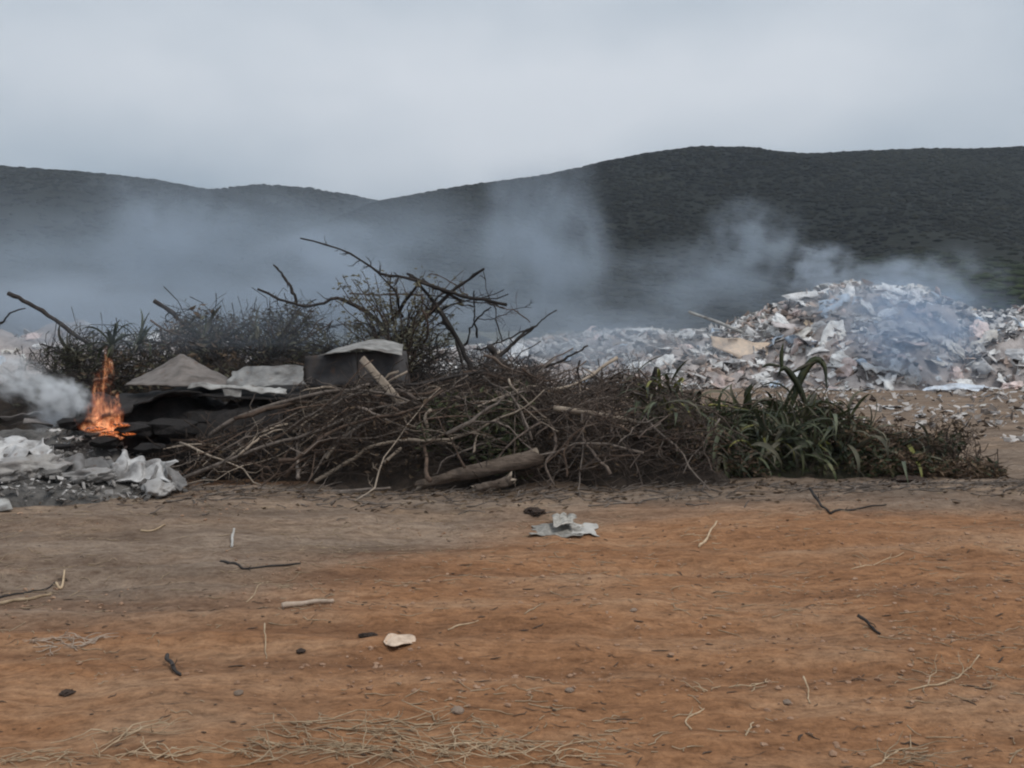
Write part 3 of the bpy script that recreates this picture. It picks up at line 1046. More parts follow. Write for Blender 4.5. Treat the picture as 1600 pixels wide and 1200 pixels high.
# dark crossed branches standing out of the rear heap, against the smoke
RD = MT['bark_dark']
rear_list = [
    ([(12, 458, 13.6), (40, 474, 13.6), (80, 497, 13.6), (132, 530, 13.6), (170, 560, 13.7)], .026, .02, 1, .2, 1, 'straight dark branch leaning over the rear heap at far left'),
    ([(-10, 520, 13.8), (10, 500, 13.8), (40, 482, 13.8)], .014, .008, 1, .2, 1, 'thin twig crossing the leaning dark branch at the left edge'),
    ([(240, 470, 13.8), (270, 493, 13.8), (300, 520, 13.8), (335, 555, 13.8)], .030, .014, 2, .3, 1, 'dark leaning branch behind the brown peaked sheet'),
    ([(600, 512, 13.7), (560, 482, 13.5), (527, 464, 13.4), (505, 472, 13.4), (478, 479, 13.4), (440, 469, 13.3), (402, 452, 13.2)], .026, .014, 3, .25, 1, 'dark branch bent in a shallow V against the smoke'),
    ([(462, 474, 13.3), (450, 450, 13.3), (440, 434, 13.3), (427, 414, 13.3)], .022, .009, 2, .15, 1, 'short dark fork rising from the bent V branch'),
    ([(720, 470, 13.2), (690, 455, 13.2), (640, 440, 13.1), (600, 428, 13.0), (560, 404, 13.0), (520, 386, 12.9), (470, 373, 12.9)], .020, .008, 16, .3, 2, 'long twiggy branch reaching up left with tiny leaves'),
    ([(640, 432, 13.2), (680, 448, 13.2), (735, 462, 13.2), (792, 476, 13.2)], .024, .018, 1, .15, 1, 'straight dark branch pointing right from the crossed branches'),
    ([(590, 560, 13.4), (640, 515, 13.3), (690, 470, 13.2), (730, 445, 13.2), (757, 420, 13.1)], .030, .014, 4, .3, 1, 'thick dark branch rising right through the crossed branches'),
    ([(575, 545, 13.5), (610, 505, 13.4), (640, 470, 13.3), (662, 436, 13.3)], .026, .012, 5, .3, 2, 'dark branch rising steeply left in the crossed branches'),
    ([(738, 580, 13.0), (724, 540, 13.1), (700, 500, 13.1), (680, 470, 13.2), (650, 436, 13.2), (636, 428, 13.2)], .034, .014, 4, .3, 1, 'thick dark branch leaning left, stouter of the close pair'),
    ([(728, 585, 13.2), (712, 540, 13.3), (695, 510, 13.3), (684, 480, 13.3)], .018, .010, 3, .25, 1, 'slimmer dark branch beside the stout leaning one'),
    ([(725, 540, 13.5), (745, 505, 13.5), (768, 480, 13.5)], .014, .008, 1, .15, 1, 'thin stick leaning right below the straight pointing branch'),
    ([(655, 470, 13.4), (672, 490, 13.4), (690, 470, 13.4), (730, 440, 13.4)], .014, .007, 4, .2, 1, 'thin kinked twig in the heart of the crossed branches'),
    ([(750, 580, 13.2), (790, 545, 13.3), (812, 522, 13.3), (838, 510, 13.3)], .030, .012, 3, .3, 1, 'dark branch with a drooping tip right of the crossed branches'),
    ([(815, 525, 13.6), (840, 505, 13.6), (870, 485, 13.6)], .012, .006, 2, .2, 1, 'thin twig above the drooping tip branch'),
    ([(740, 545, 13.4), (780, 535, 13.4), (830, 515, 13.4)], .012, .007, 3, .2, 1, 'thin level twig below the drooping tip branch'),
    ([(790, 580, 12.4), (778, 562, 12.4), (765, 541, 12.4)], .045, .032, 0, .2, 1, 'thick black stub leaning left on the heap crest'),
    ([(830, 590, 12.2), (870, 562, 12.2), (918, 540, 12.2)], .016, .010, 1, .15, 1, 'straight thin stick slanting up right over the low mound'),
]
for pts, r0, r1, tw, tl, dp, lab in rear_list:
    stub = len(pts) == 3 and r0 > .04
    B('branch_stub' if stub else 'branch', px_path(pts, 16, 0.03), r0 * 1.2, r1 * 1.25, RD, tw, tl, 7, dp, lab)
for q in range(14):
    a_ = RNG.random() * math.pi
    cx_, cy_ = 690 + 45 * RNG.normal(), 480 + 28 * RNG.normal()
    l_ = 35 + 70 * RNG.random()
    D_ = 13.0 + .7 * RNG.random()
    r0 = .008 + .010 * RNG.random()
    B('branch', px_path([(cx_ - l_ * math.cos(a_) * .5, cy_ + l_ * math.sin(a_) * .6, D_ + .2), (cx_, cy_, D_), (cx_ + l_ * math.cos(a_), cy_ - abs(l_ * math.sin(a_)) * .6, D_ - .2)], 12, .04), r0, r0 * .5, RD if q % 3 else MT['bark_brown'], 5, .3, 6, 2,
      (lb := f"thin {'dark' if q % 3 else 'brown'} branch woven into the crossed branches, {'low' if cy_ > 490 else 'high'} on the {'left' if cx_ < 670 else 'right' if cx_ > 715 else 'centre'}"), 'branch', lb)
for q in range(46):
    x = -6.2 + 6.6 * RNG.random()
    y = 12.6 + 1.8 * RNG.random()
    h = float(rear_h(x, y))
    if h < 0.3:
        continue
    L = 0.6 + 1.1 * RNG.random()
    a, e = RNG.normal() * 0.6, 0.35 * RNG.normal() + 0.25
    d = np.array([math.cos(a) * math.cos(e) * (1 if RNG.random() < .5 else -1), math.sin(a) * math.cos(e), math.sin(e)])
    c0 = np.array([x, y, h * 0.88])
    p = jitter_path(c0 + d * np.linspace(-L * .5, L * .5, 10)[:, None], .05, 2)
    r0 = .008 + .014 * RNG.random()
    B('branch', p, r0, r0 * .5, MT['bark_dark'] if q % 3 else MT['bark_brown'], 4, .3, 6, 1, (lb := f"{'stout' if r0 > .015 else 'slim'} {'short' if L < 1.1 else 'long'} {'dark' if q % 3 else 'brown'} branch on the rear heap " + ('behind the flame' if x < -4.3 else 'behind the roofing sheets' if x < -2.2 else 'behind the crate' if x < -1.0 else 'under the crossed branches')), 'branch', lb)


# ------------------------------------------------------------------ leaves and cut plants
def leaf_mass(name, pts, size, mat, label, cat='leaves', flatness=0.5, aspect=0.4):
    """leaves too small to pick apart: pointed folded blades spread through the volume"""
    n = len(pts)
    L = size[0] + (size[1] - size[0]) * RNG.random(n)
    d = RNG.normal(size=(n, 3))
    d[:, 2] *= flatness
    d /= np.linalg.norm(d, axis=1)[:, None]
    r = RNG.normal(size=(n, 3))
    r -= d * (r * d).sum(1)[:, None]
    r /= np.linalg.norm(r, axis=1)[:, None]
    nn = np.cross(d, r)
    W = L * aspect * 0.5
    a = pts
    b = pts + d * L[:, None]
    mid_ = pts + d * (L * 0.45)[:, None] - nn * (L * 0.06)[:, None]
    l = mid_ + r * W[:, None] + nn * (W * 0.45)[:, None]
    rr = mid_ - r * W[:, None] + nn * (W * 0.45)[:, None]
    b = b - nn * (L * 0.18)[:, None]
    V = np.stack([a, l, b, rr, mid_], 1).reshape(-1, 3)
    k = np.arange(n)[:, None] * 5
    Fa = np.vstack([k + np.array([[0, 1, 4]]), k + np.array([[1, 2, 4]]), k + np.array([[2, 3, 4]]), k + np.array([[3, 0, 4]])])
    o = obj(name, mesh_np(name, V, [Fa], False), mat)
    tag(o, label, cat, None, 'stuff')


def heap_points(hf, x0, x1, y0, y1, n, lo=0.5, hi=1.08):
    x = x0 + (x1 - x0) * RNG.random(n * 3)
    y = y0 + (y1 - y0) * RNG.random(n * 3)
    h = hf(x, y)
    cl = fbm(x * 1.6, y * 1.6, 2.0, 2)
    ok = (h > 0.08) & (cl + RNG.random(n * 3) * 0.8 > 0.1)
    x, y, h = x[ok][:n], y[ok][:n], h[ok][:n]
    z = ground_z(x, y) + h * (lo + (hi - lo) * RNG.random(len(x)))
    return np.stack([x, y, z], 1)


leaf_mass('small_leaves', heap_points(brush_h, -0.9, 0.15, 9.3, 10.2, 1500, .3, .95), (0.05, 0.12), MT['leaf_green'], 'dark green leaves in a pocket behind the log')
leaf_mass('small_leaves', heap_points(brush_h, -3.2, 2.6, 9.2, 11.0, 3600, .25, 1.0), (0.03, 0.08), MT['leaf_brown'], 'brown dead leaves caught among the front branches')
leaf_mass('small_leaves', heap_points(rear_h, -6.2, -1.6, 12.3, 14.6, 2300, .5, 1.05), (0.05, 0.13), MT['leaf_olive'], 'olive wilted leaves on the rear brush heap behind the sheets')
leaf_mass('small_leaves', heap_points(rear_h, -5.4, -3.2, 12.3, 14.0, 600, .6, 1.12), (0.06, 0.15), MT['leaf_brown'], 'rusty brown wilted leaves on the rear heap behind the fire')
leaf_mass('small_leaves', heap_points(green_h, 1.4, 3.9, 9.8, 11.2, 5500, .1, 1.0), (0.05, 0.13), MT['leaf_green'], 'dark green leaves packed under the cut strap leaves')
leaf_mass('small_leaves', heap_points(green_h, 3.3, 5.3, 9.8, 11.2, 3200, .2, 1.15), (0.04, 0.11), MT['leaf_brown'], 'brown dry leaves heaped at the right end')
leaf_mass('small_leaves', heap_points(green_h, 3.3, 5.2, 9.8, 11.2, 900, .4, 1.15), (0.05, 0.11), MT['leaf_green'], 'green leaves among the dry leaves at the right end')
twig_mass('twig_tangle', green_h, 1.4, 5.3, 9.7, 11.4, 900, 0.0045, (0.2, 0.6), MT['bark_brown'], 'thin stems among the cut plants on the right', (0.4, 1.1), steep=0.6)

# twiggy olive bush in the rear heap: a thing with stems and leaves
def bush(name, base, top_w, height, nst, nleaf, stem_mat, leaf_mat, label, lsize=(0.04, 0.09)):
    root = empty(name, tuple(base))
    mb = MB()
    tips = []
    for _ in range(nst):
        a = RNG.random() * 2 * math.pi
        rr_ = top_w * math.sqrt(RNG.random())
        tip = np.array([rr_ * math.cos(a), rr_ * math.sin(a) * 0.6, height * (0.55 + 0.5 * RNG.random())])
        p = spline([np.array([0.12 * RNG.normal(), 0.12 * RNG.normal(), -0.1]), tip * np.array([.35, .35, .55]), tip], 10)
        p = jitter_path(p, 0.05, 2.5)
        mb.tube(p, np.linspace(0.016, 0.004, 10), 5, cap=False)
        grow_twigs(mb, p, 0.014, 0.004, 9, 0.4, 2, 0.8, 3)
        tips.append(p)
    obj('stems', mb.mesh('stems'), stem_mat, root)
    V = np.vstack(mb.V)
    pick = V[RNG.integers(0, len(V), nleaf)] + RNG.normal(size=(nleaf, 3)) * 0.03
    pick = pick[pick[:, 2] > height * 0.2]
    n0 = set(bpy.data.objects.keys())
    leaf_mass('leaves', pick, lsize, leaf_mat, None)
    o = [x for x in bpy.data.objects if x.name not in n0][0]
    o.parent = root
    if 'category' in o:
        del o['category']
    tag(root, label, 'bush')
    return root


def base_at(px, D, z):
    q = P(px, 600, D)
    return np.array([q[0], D, z])


bush('cut_bush', base_at(620, 13.3, 0.55), 1.05, 1.65, 36, 2600, MT['bark_brown'], MT['leaf_pale'], 'twiggy olive bush thrown on the rear heap under the crossed branches')
bush('cut_bush', base_at(430, 13.6, 0.8), 0.75, 1.0, 22, 1000, MT['bark_brown'], MT['leaf_olive'], 'dark wilted bush on the rear heap behind the grey sheet')
bush('cut_bush', base_at(330, 13.8, 0.8), 0.6, 0.85, 18, 750, MT['bark_brown'], MT['leaf_olive'], 'wilted bush on the rear heap left of the dark bush')
bush('cut_bush', base_at(110, 13.6, 0.45), 0.8, 0.85, 16, 1700, MT['bark_brown'], MT['leaf_green'], 'green bush at the left end of the rear heap')
bush('cut_bush', base_at(1400, 10.6, 0.05), 0.55, 0.38, 12, 600, MT['bark_red'], MT['leaf_brown'], 'brown leaved cut bush right of the tall strap leaves', (0.05, 0.10))
bush('cut_bush', base_at(1490, 10.7, 0.05), 0.3, 0.5, 7, 200, MT['bark_red'], MT['leaf_brown'], 'small rusty bush at the right end of the plant heap', (0.05, 0.10))
bush('cut_bush', base_at(1445, 10.4, 0.02), 0.4, 0.34, 8, 320, MT['bark_brown'], MT['leaf_green'], 'small green bush between the two brown bushes', (0.05, 0.10))
bush('cut_bush', base_at(1090, 10.3, 0.05), 0.5, 0.72, 10, 700, MT['bark_brown'], MT['leaf_green'], 'leafy green bush at the left end of the plant heap', (0.06, 0.13))


def strap_leaf_mesh(L, W, curl, twist, droop):
    """long pointed leaf with a folded midrib, arching in its own +X direction"""
    n = 9
    s = np.linspace(0, 1, n)
    ang = curl * s + droop * s ** 3
    dx, dz = np.sin(ang), np.cos(ang)
    x = np.concatenate([[0], np.cumsum((dx[1:] + dx[:-1]) / 2)]) * L / (n - 1)
    z = np.concatenate([[0], np.cumsum((dz[1:] + dz[:-1]) / 2)]) * L / (n - 1)
    wd = W * .8 * np.clip(np.minimum(0.55 + 2.2 * s, 1.25 * (1 - s ** 2.2)), 0.03, 1) * 0.5
    V = []
    for q in range(n):
        nrm = np.array([math.cos(ang[q]), 0, -math.sin(ang[q])])
        side = np.array([0, 1, 0]) * math.cos(twist * s[q]) + nrm * math.sin(twist * s[q])
        c0 = np.array([x[q], 0, z[q]])
        V += [c0 + side * wd[q] - nrm * wd[q] * 0.45, c0, c0 - side * wd[q] - nrm * wd[q] * 0.45]
    F4 = []
    for q in range(n - 1):
        b_ = q * 3
        F4 += [(b_, b_ + 1, b_ + 4, b_ + 3), (b_ + 1, b_ + 2, b_ + 5, b_ + 4)]
    return mesh_np('leaf', np.array(V), [np.array(F4)])


def leaf_set(mat):
    s = []
    for (L, W, cu, tw, dr) in [(0.62, .045, 0.5, .4, .6), (0.5, .05, 0.9, -.5, 1.2), (0.72, .045, 1.2, .3, 1.4), (0.42, .04, .3, .8, .3), (0.66, .055, .7, -.8, 2.0), (0.55, .04, 1.5, .2, 1.0)]:
        m_ = strap_leaf_mesh(L, W, cu, tw, dr)
        m_.materials.append(mat)
        s.append(m_)
    return s


LS = {'g': leaf_set(MT['leaf_green']), 'b': leaf_set(MT['leaf_blue']), 'y': leaf_set(MT['leaf_yellow']), 'o': leaf_set(MT['leaf_olive'])}


def strap_plant(base, n, tilt, lean, scale, kind, label, spread=1.0, name='cut_plant'):
    root = empty(name, tuple(base))
    # short fleshy stem
    mb = MB()
    dirv = np.array([math.sin(tilt) * math.cos(lean), math.sin(tilt) * math.sin(lean), math.cos(tilt)])
    p = dirv * np.linspace(-0.12, 0.10, 5)[:, None] * scale
    mb.tube(p, np.array([.02, .03, .035, .03, .018]) * scale, 8)
    obj('stem', mb.mesh('stem'), MT['leaf_olive'], root)
    qt = Vector((0, 0, 1)).rotation_difference(Vector(dirv))
    for q in range(n):
        me_ = LS[kind if RNG.random() < .72 else 'oob'[int(RNG.integers(0, 3))]][int(RNG.integers(0, 6))]
        o = bpy.data.objects.new('leaf', me_)
        C.objects.link(o)
        o.parent = root
        az = q * 2.39996 + RNG.normal() * 0.8
        el = spread * (0.2 + 1.3 * (q / max(n - 1, 1)) + 0.38 * RNG.normal())
        rot = qt @ Euler((0, 0, az)).to_quaternion() @ Euler((0, el, 0)).to_quaternion()
        o.rotation_mode = 'QUATERNION'
        o.rotation_quaternion = rot
        sc_ = scale * (0.75 + 0.5 * RNG.random())
        o.scale = (sc_, sc_ * (0.8 + 0.6 * RNG.random()), sc_)
        o.location = Vector(dirv) * 0.06 * scale * RNG.random()
        # keep tips out of the soil
        tip = rot @ (Vector(me_.vertices[-2].co) * sc_)
        if base[2] + tip.z < 0.02:
            o.location.z += min(0.3, 0.02 - (base[2] + tip.z)) * 0.3
    tag(root, label, 'plant')
    return root


def gpt(px, py, D):
    return P(px, py, D)


for (px, py, D, n, ti, le, sc_, kd, lab) in [
    (1250, 665, 10.5, 28, .25, 0, .92, 'g', 'tallest dark green strap leaved plant on the plant heap'),
    (1205, 700, 10.1, 26, .5, 3.6, .95, 'b', 'bluish green plant with leaves fanning to the ground at the front'),
    (1290, 690, 10.2, 26, .5, -.8, .9, 'g', 'dark green plant slumped right below the tallest plant'),
    (1150, 680, 10.2, 22, .8, 3.3, .85, 'g', 'dark strap leaved plant fallen left of the bluish one'),
    (1100, 705, 10.0, 20, .9, 3.8, .8, 'b', 'bluish green plant lying low at the left front of the plant heap'),
    (1310, 715, 10.0, 18, .9, -.3, .75, 'b', 'bluish green plant lying low at the right front of the plant heap'),
    (1265, 715, 9.95, 18, .7, -1.5, .8, 'g', 'dark plant drooping over the front edge of the plant heap'),
    (1060, 690, 10.3, 16, .9, 2.8, .7, 'o', 'olive wilted plant half hidden beside the reddish twigs'),
    (1225, 650, 10.9, 18, .5, 1.9, .85, 'g', 'dark spiky plant peeping up behind the tallest plant'),
    (1345, 690, 10.4, 14, .6, .2, .75, 'o', 'olive plant bending towards the brown bushes'),
    (1090, 650, 10.6, 10, 1.2, .3, .7, 'y', 'yellowish green plant lying on top of the plant heap'),
    (1130, 720, 9.95, 20, .9, 4.4, .75, 'g', 'dark plant drooping at the left front foot of the plant heap'),
    (1165, 650, 10.6, 20, .5, 2.6, .85, 'g', 'dark strap leaved plant behind the fallen one, left of the tallest'),
    (1230, 690, 10.05, 20, .6, 4.9, .85, 'g', 'dark plant in front of the tallest plant, facing the track'),
    (1325, 660, 10.5, 16, .5, .3, .8, 'g', 'dark strap leaved plant at the right shoulder of the plant heap'),
    (1450, 700, 10.3, 12, .7, .5, .6, 'o', 'olive strap leaved scrap between the brown bushes'),
    (175, 545, 12.8, 24, .2, 1, .8, 'g', 'green strap leaved plant on the rear heap right behind the flame'),
    (215, 542, 12.9, 20, .4, 0, .78, 'g', 'green strap leaved plant beside the one behind the flame'),
    (110, 555, 13.2, 14, .4, 3, .9, 'o', 'olive strap leaved plant at the left end of the rear heap'),
    (400, 520, 13.2, 16, .3, 2, .8, 'o', 'olive spiky plant upright on the rear heap behind the grey sheet'),
    (315, 530, 13.2, 14, .6, 1, .8, 'o', 'olive spiky plant behind the brown peaked sheet'),
]:
    strap_plant(gpt(px, py, D), n, ti, le, sc_, kd, lab)


# loose cut leaves thrown flat over the plant heap and into the twigs
for q in range(210):
    x, y = 1.3 + 3.0 * RNG.random() ** 1.5, 9.6 + 1.3 * RNG.random()
    h = max(float(green_h(x, y)), float(brush_h(x, y)))
    if h < .06:
        continue
    kd = 'gobgoy'[q % 6]
    o = bpy.data.objects.new('cut_leaf', LS[kd][q % 6])
    C.objects.link(o)
    sc_ = .6 + .5 * RNG.random()
    o.location = (x, y, float(gz(x, y)) + h * (.75 + .3 * RNG.random()))
    o.rotation_euler = (RNG.normal() * .5, 1.15 + .45 * RNG.normal(), -1.57 + RNG.normal() * 1.3)
    o.scale = (sc_, sc_ * 1.3, sc_)
    lb = f"loose {dict(g='dark green', b='bluish green', o='olive', y='yellowish')[kd]} cut leaf " + ('low on' if h < .25 else 'atop' if h > .55 else 'on') + ' the plant heap ' + (('among the reddish twigs' if x < 1.7 else 'beside the reddish twigs' if x < 2.2 else 'left of the looped leaf' if x < 2.9 else 'below the looped leaf' if x < 3.4 else 'towards the brown bushes') + (', front' if y < 10.2 else ', back'))
    tag(o, lb, 'leaf', lb)


def single_leaf(pts, W, mat, label, cat='leaf'):
    p = spline([P(*q) for q in pts], 14)
    o0 = p[0].copy()
    p = p - o0
    t_ = np.gradient(p, axis=0)
    t_ /= np.linalg.norm(t_, axis=1)[:, None]
    side = np.cross(t_, [0.25, 1, 0.1])
    side /= np.linalg.norm(side, axis=1)[:, None]
    nrm = np.cross(side, t_)
    s = np.linspace(0, 1, len(p))
    wd = W * np.clip(np.minimum(.5 + 2 * s, 1.3 * (1 - s ** 2)), .05, 1) * .5
    a, c_ = p + side * wd[:, None] + nrm * (wd * .4)[:, None], p - side * wd[:, None] + nrm * (wd * .4)[:, None]
    th = nrm * 0.004
    V = np.vstack([a, p, c_, p - th])
    n = len(p)
    F4 = []
    for q in range(n - 1):
        F4 += [(q, q + 1, n + q + 1, n + q), (n + q, n + q + 1, 2 * n + q + 1, 2 * n + q), (q + 1, q, 3 * n + q, 3 * n + q + 1), (2 * n + q, 2 * n + q + 1, 3 * n + q + 1, 3 * n + q)]
    tag(obj('long_leaf', mesh_np('long_leaf', V, [np.array(F4)]), mat, None, tuple(o0)), label, cat)


LG = MT['leaf_green']
single_leaf([(1235, 640, 10.6), (1252, 590, 10.6), (1272, 563, 10.6), (1288, 572, 10.55), (1292, 612, 10.5)], .085, LG, 'long leaf arched into a loop at the top of the plant heap')
single_leaf([(1262, 640, 10.5), (1246, 600, 10.5), (1225, 575, 10.5), (1214, 590, 10.5)], .07, LG, 'broad dark leaf curling left at the top of the plant heap')
single_leaf([(1238, 582, 10.6), (1262, 570, 10.6), (1286, 562, 10.6)], .04, MT['leaf_olive'], 'short dark blade pointing right under the looped leaf')
single_leaf([(1222, 580, 10.7), (1221, 555, 10.7), (1224, 534, 10.7)], .045, LG, 'small dark blade standing up above the plant heap')
single_leaf([(1218, 572, 10.7), (1200, 570, 10.7), (1188, 576, 10.7)], .035, LG, 'small dark blade pointing left above the plant heap')
single_leaf([(1172, 640, 10.7), (1168, 615, 10.7), (1176, 598, 10.7)], .08, LG, 'broad dark blade standing left of the looped leaf')
single_leaf([(1060, 643, 10.3), (1110, 633, 10.25), (1170, 640, 10.2)], .03, MT['leaf_yellow'], 'bright yellow green blade lying across the plant heap')
single_leaf([(1040, 740, 9.75), (1062, 715, 9.8), (1088, 697, 9.85)], .035, MT['leaf_blue'], 'pale blade slanting up at the left foot of the plant heap')
single_leaf([(1120, 690, 9.9), (1140, 715, 9.8), (1162, 738, 9.75)], .035, MT['leaf_blue'], 'pale blade slanting down at the foot of the plant heap')
single_leaf([(1200, 680, 9.85), (1190, 710, 9.75), (1182, 742, 9.7)], .05, MT['leaf_blue'], 'broad pale blade hanging down beside the bluish plant')


# ------------------------------------------------------------------ sheets, panels, crumpled things
def sheet(name, corners, nx, ny, disp, thick, mat, label, cat, parent=None, outline=None):
    """slab over four corner points (a,b along the front, c,d along the back: order a,b,c,d around) bent by disp(u,v)->vector"""
    a, b, c_, d = [np.asarray(q, float) for q in corners]
    u, v = np.meshgrid(np.linspace(0, 1, nx), np.linspace(0, 1, ny))
    if outline is not None:
        u, v = outline(u, v)
    base = a * ((1 - u) * (1 - v))[..., None] + b * (u * (1 - v))[..., None] + c_ * (u * v)[..., None] + d * ((1 - u) * v)[..., None]
    base = base + disp(u, v)
    o0 = a.copy()
    base = base - o0
    du, dv = np.gradient(base, axis=1), np.gradient(base, axis=0)
    nr = np.cross(du, dv)
    nr /= np.linalg.norm(nr, axis=-1)[..., None] + 1e-9
    top, bot = (base + nr * thick / 2).reshape(-1, 3), (base - nr * thick / 2).reshape(-1, 3)
    i = np.arange(ny - 1)[:, None] * nx + np.arange(nx - 1)[None]
    Ft = np.stack([i, i + 1, i + nx + 1, i + nx], -1).reshape(-1, 4)
    m_ = nx * ny
    Fb = Ft[:, ::-1] + m_
    rim = list(range(nx)) + [r * nx + nx - 1 for r in range(1, ny)] + [(ny - 1) * nx + q for q in range(nx - 2, -1, -1)] + [r * nx for r in range(ny - 2, 0, -1)]
    Fr = [(rim[q], rim[q] + m_, rim[(q + 1) % len(rim)] + m_, rim[(q + 1) % len(rim)]) for q in range(len(rim))]
    o = obj(name, mesh_np(name, np.vstack([top, bot]), [np.vstack([Ft, Fb, np.array(Fr)])]), mat, parent, tuple(o0))
    if label:
        tag(o, label, cat)
    return o


def ragged(seed, amt=.16):
    """torn outline: each edge wanders in and out"""
    def f(u, v):
        e = lambda w_, k_: amt * (vnoise(w_ * 3.1 + seed, k_, seed) * .7 + vnoise(w_ * 8 + seed, k_, seed) * .5)
        u2 = u + (1 - u) * e(v, 1.5) * (1 - u) + u * u * e(v, 7.5)
        v2 = v + (1 - v) ** 2 * e(u, 3.5) + v * v * e(u, 9.5)
        return u2, v2
    return f


def leafy(u, v):
    return u, .5 + (v - .5) * (.05 + .95 * np.sin(np.pi * np.clip(u, 0, 1) ** .75) ** .9) * (1.15 + .25 * vnoise(u * 7, 2.5, 4.5)) + .22 * (u - .5)


def dz(fz, fy=None):
    def f(u, v):
        z = fz(u, v)
        y = fy(u, v) if fy else 0 * u
        return np.stack([0 * u, y, z], -1)
    return f


def crumple(amp, fr, seed):
    def f(u, v):
        r1 = 1 - np.abs(vnoise(u * fr + seed, v * fr * .8, seed)) * 2
        r2 = 1 - np.abs(vnoise(u * fr * 2.1 + 4, v * fr * 2.1 + seed, seed + 3)) * 2
        r1 = r1 + .22 * (1 - np.abs(vnoise(u * fr * 4.6 + 1, v * fr * 4.6 + seed, seed + 6)) * 2)
        return np.stack([amp * .5 * vnoise(u * fr, v * fr, seed + 9), amp * .5 * vnoise(u * fr, v * fr + 7, seed + 5), amp * (.8 * r1 + .4 * r2)], -1)
    return f


def hollow_shade_h(x, y):
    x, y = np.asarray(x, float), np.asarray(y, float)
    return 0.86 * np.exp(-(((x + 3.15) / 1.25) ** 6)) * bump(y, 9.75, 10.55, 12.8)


heap_mesh('hollow_shade', hollow_shade_h, -4.7, -1.6, 9.6, 12.9, 0.05, 0.9, MT['charred'], 'black fill added as shade in the hollow under the roofing sheets', 'shade fill', 0.13, seed=3.0)  # black mass stands in for the shade under the sheets
# stack of roofing sheets over the hollow
sheet('roofing_sheet', [P(196, 602, 10.45), P(356, 607, 10.45), P(352, 594, 11.2), P(206, 594, 11.2)], 30, 14,
      dz(lambda u, v: (0.30 * np.clip(1 - np.abs(u - .54) / .52, 0, 1)) * (0.06 + .94 * v) + .004 * np.sin(u * 50) + .012 * fbm(u * 4, v * 4, 1.0, 3)), .014,
      MT['fibre_brown'], 'brown grey roofing sheet bent into a peak behind the flame', 'roofing sheet', outline=ragged(3.0, .05))
sheet('roofing_sheet', [P(346, 606, 10.42), P(476, 603, 10.42), P(474, 571, 10.72), P(366, 574, 10.75)], 40, 16,
      dz(lambda u, v: .012 * fbm(u * 5, v * 5, 4.0, 3) - .05 * sstep(.2, 0, u) * v, lambda u, v: .035 * fbm(u * 6, v * 2.5, 2.0, 3) + .012 * np.sin(u * 34)), .008,
      MT['fibre_grey'], 'light grey wrinkled roofing sheet leaning beside the dark panel', 'roofing sheet', outline=ragged(8.0, .06))
sheet('torn_board', [P(296, 604, 10.22), P(438, 613, 10.2), P(442, 606, 10.34), P(306, 597, 10.36)], 40, 6,
      dz(lambda u, v: .022 * fbm(u * 8, v * 2, 3.0, 3)), .010, MT['fibre_pale'], 'white torn board edge hanging over the dark hollow', 'board', outline=ragged(5.0, .14))
sheet('torn_board', [P(352, 622, 10.2), P(376, 625, 10.2), P(378, 606, 10.24), P(346, 604, 10.24)], 8, 6, dz(lambda u, v: .01 * fbm(u * 6, v * 6, 8.0, 2)), .014, MT['fibre_pale'],
      'small white flap hanging from the torn board edge', 'board')
sheet('charred_sheet', [P(118, 655, 9.9), P(310, 612, 10.1), P(350, 598, 11.4), P(150, 615, 11.3)], 26, 14,
      dz(lambda u, v: .06 * fbm(u * 4, v * 3, 6.0, 4) - .03 * u * (1 - v)), .02, MT['charred'], 'black charred sheet sloping down into the flame', 'sheet')
sheet('charred_sheet', [P(300, 622, 10.15), P(480, 618, 10.2), P(500, 596, 11.3), P(320, 598, 11.4)], 20, 10,
      dz(lambda u, v: .04 * fbm(u * 4, v * 3, 16.0, 4)), .02, MT['charred'], 'charred dark sheet under the light grey roofing sheet', 'sheet')
sheet('charred_board', [P(110, 668, 9.75), P(205, 640, 9.85), P(215, 628, 10.3), P(120, 650, 10.3)], 12, 6, dz(lambda u, v: .03 * fbm(u * 5, v * 5, 26.0, 3)), .03, MT['charred'],
      'burning black board under the flame', 'board')
# dark box-like panel with a pale folded lid
root = empty('broken_crate', tuple(P(475, 605, 10.7)))


def loc_pts(pts, o):
    b = np.array(o.location)
    return [np.asarray(q, float) - b for q in pts]


def part_sheet(name, corners, nx, ny, disp, thick, mat, o):
    s = sheet(name, loc_pts(corners, o), nx, ny, disp, thick, mat, None, None, o)
    return s


part_sheet('front_panel', [P(476, 606, 10.6), P(560, 604, 10.5), P(556, 549, 10.6), P(477, 556, 10.7)], 12, 8, dz(lambda u, v: .012 * fbm(u * 5, v * 5, 3.3, 3), lambda u, v: .02 * fbm(u * 3, v * 3, 5.5, 2)), .025, MT['panel_dark'], root)
part_sheet('side_panel', [P(561, 603, 10.5), P(640, 600, 10.9), P(634, 548, 11.0), P(558, 549, 10.6)], 10, 8, dz(lambda u, v: .012 * fbm(u * 5, v * 5, 7.3, 3)), .025, MT['panel_dark'], root)
part_sheet('back_panel', [P(477, 604, 11.5), P(640, 600, 11.6), P(636, 552, 11.6), P(477, 556, 11.5)], 8, 6, dz(lambda u, v: .0 * u), .02, MT['panel_dark'], root)
part_sheet('lid', [P(497, 552, 10.45), P(628, 549, 10.55), P(630, 534, 11.4), P(540, 536, 11.4)], 16, 10, dz(lambda u, v: .075 * np.clip(1 - np.abs(u - .5) / .5, 0, 1) - .03 + .014 * fbm(u * 6, v * 5, 1.3, 3)), .010, MT['fibre_pale'], root)
tag(root, 'broken dark crate with a pale folded lid on the brush heap', 'crate')
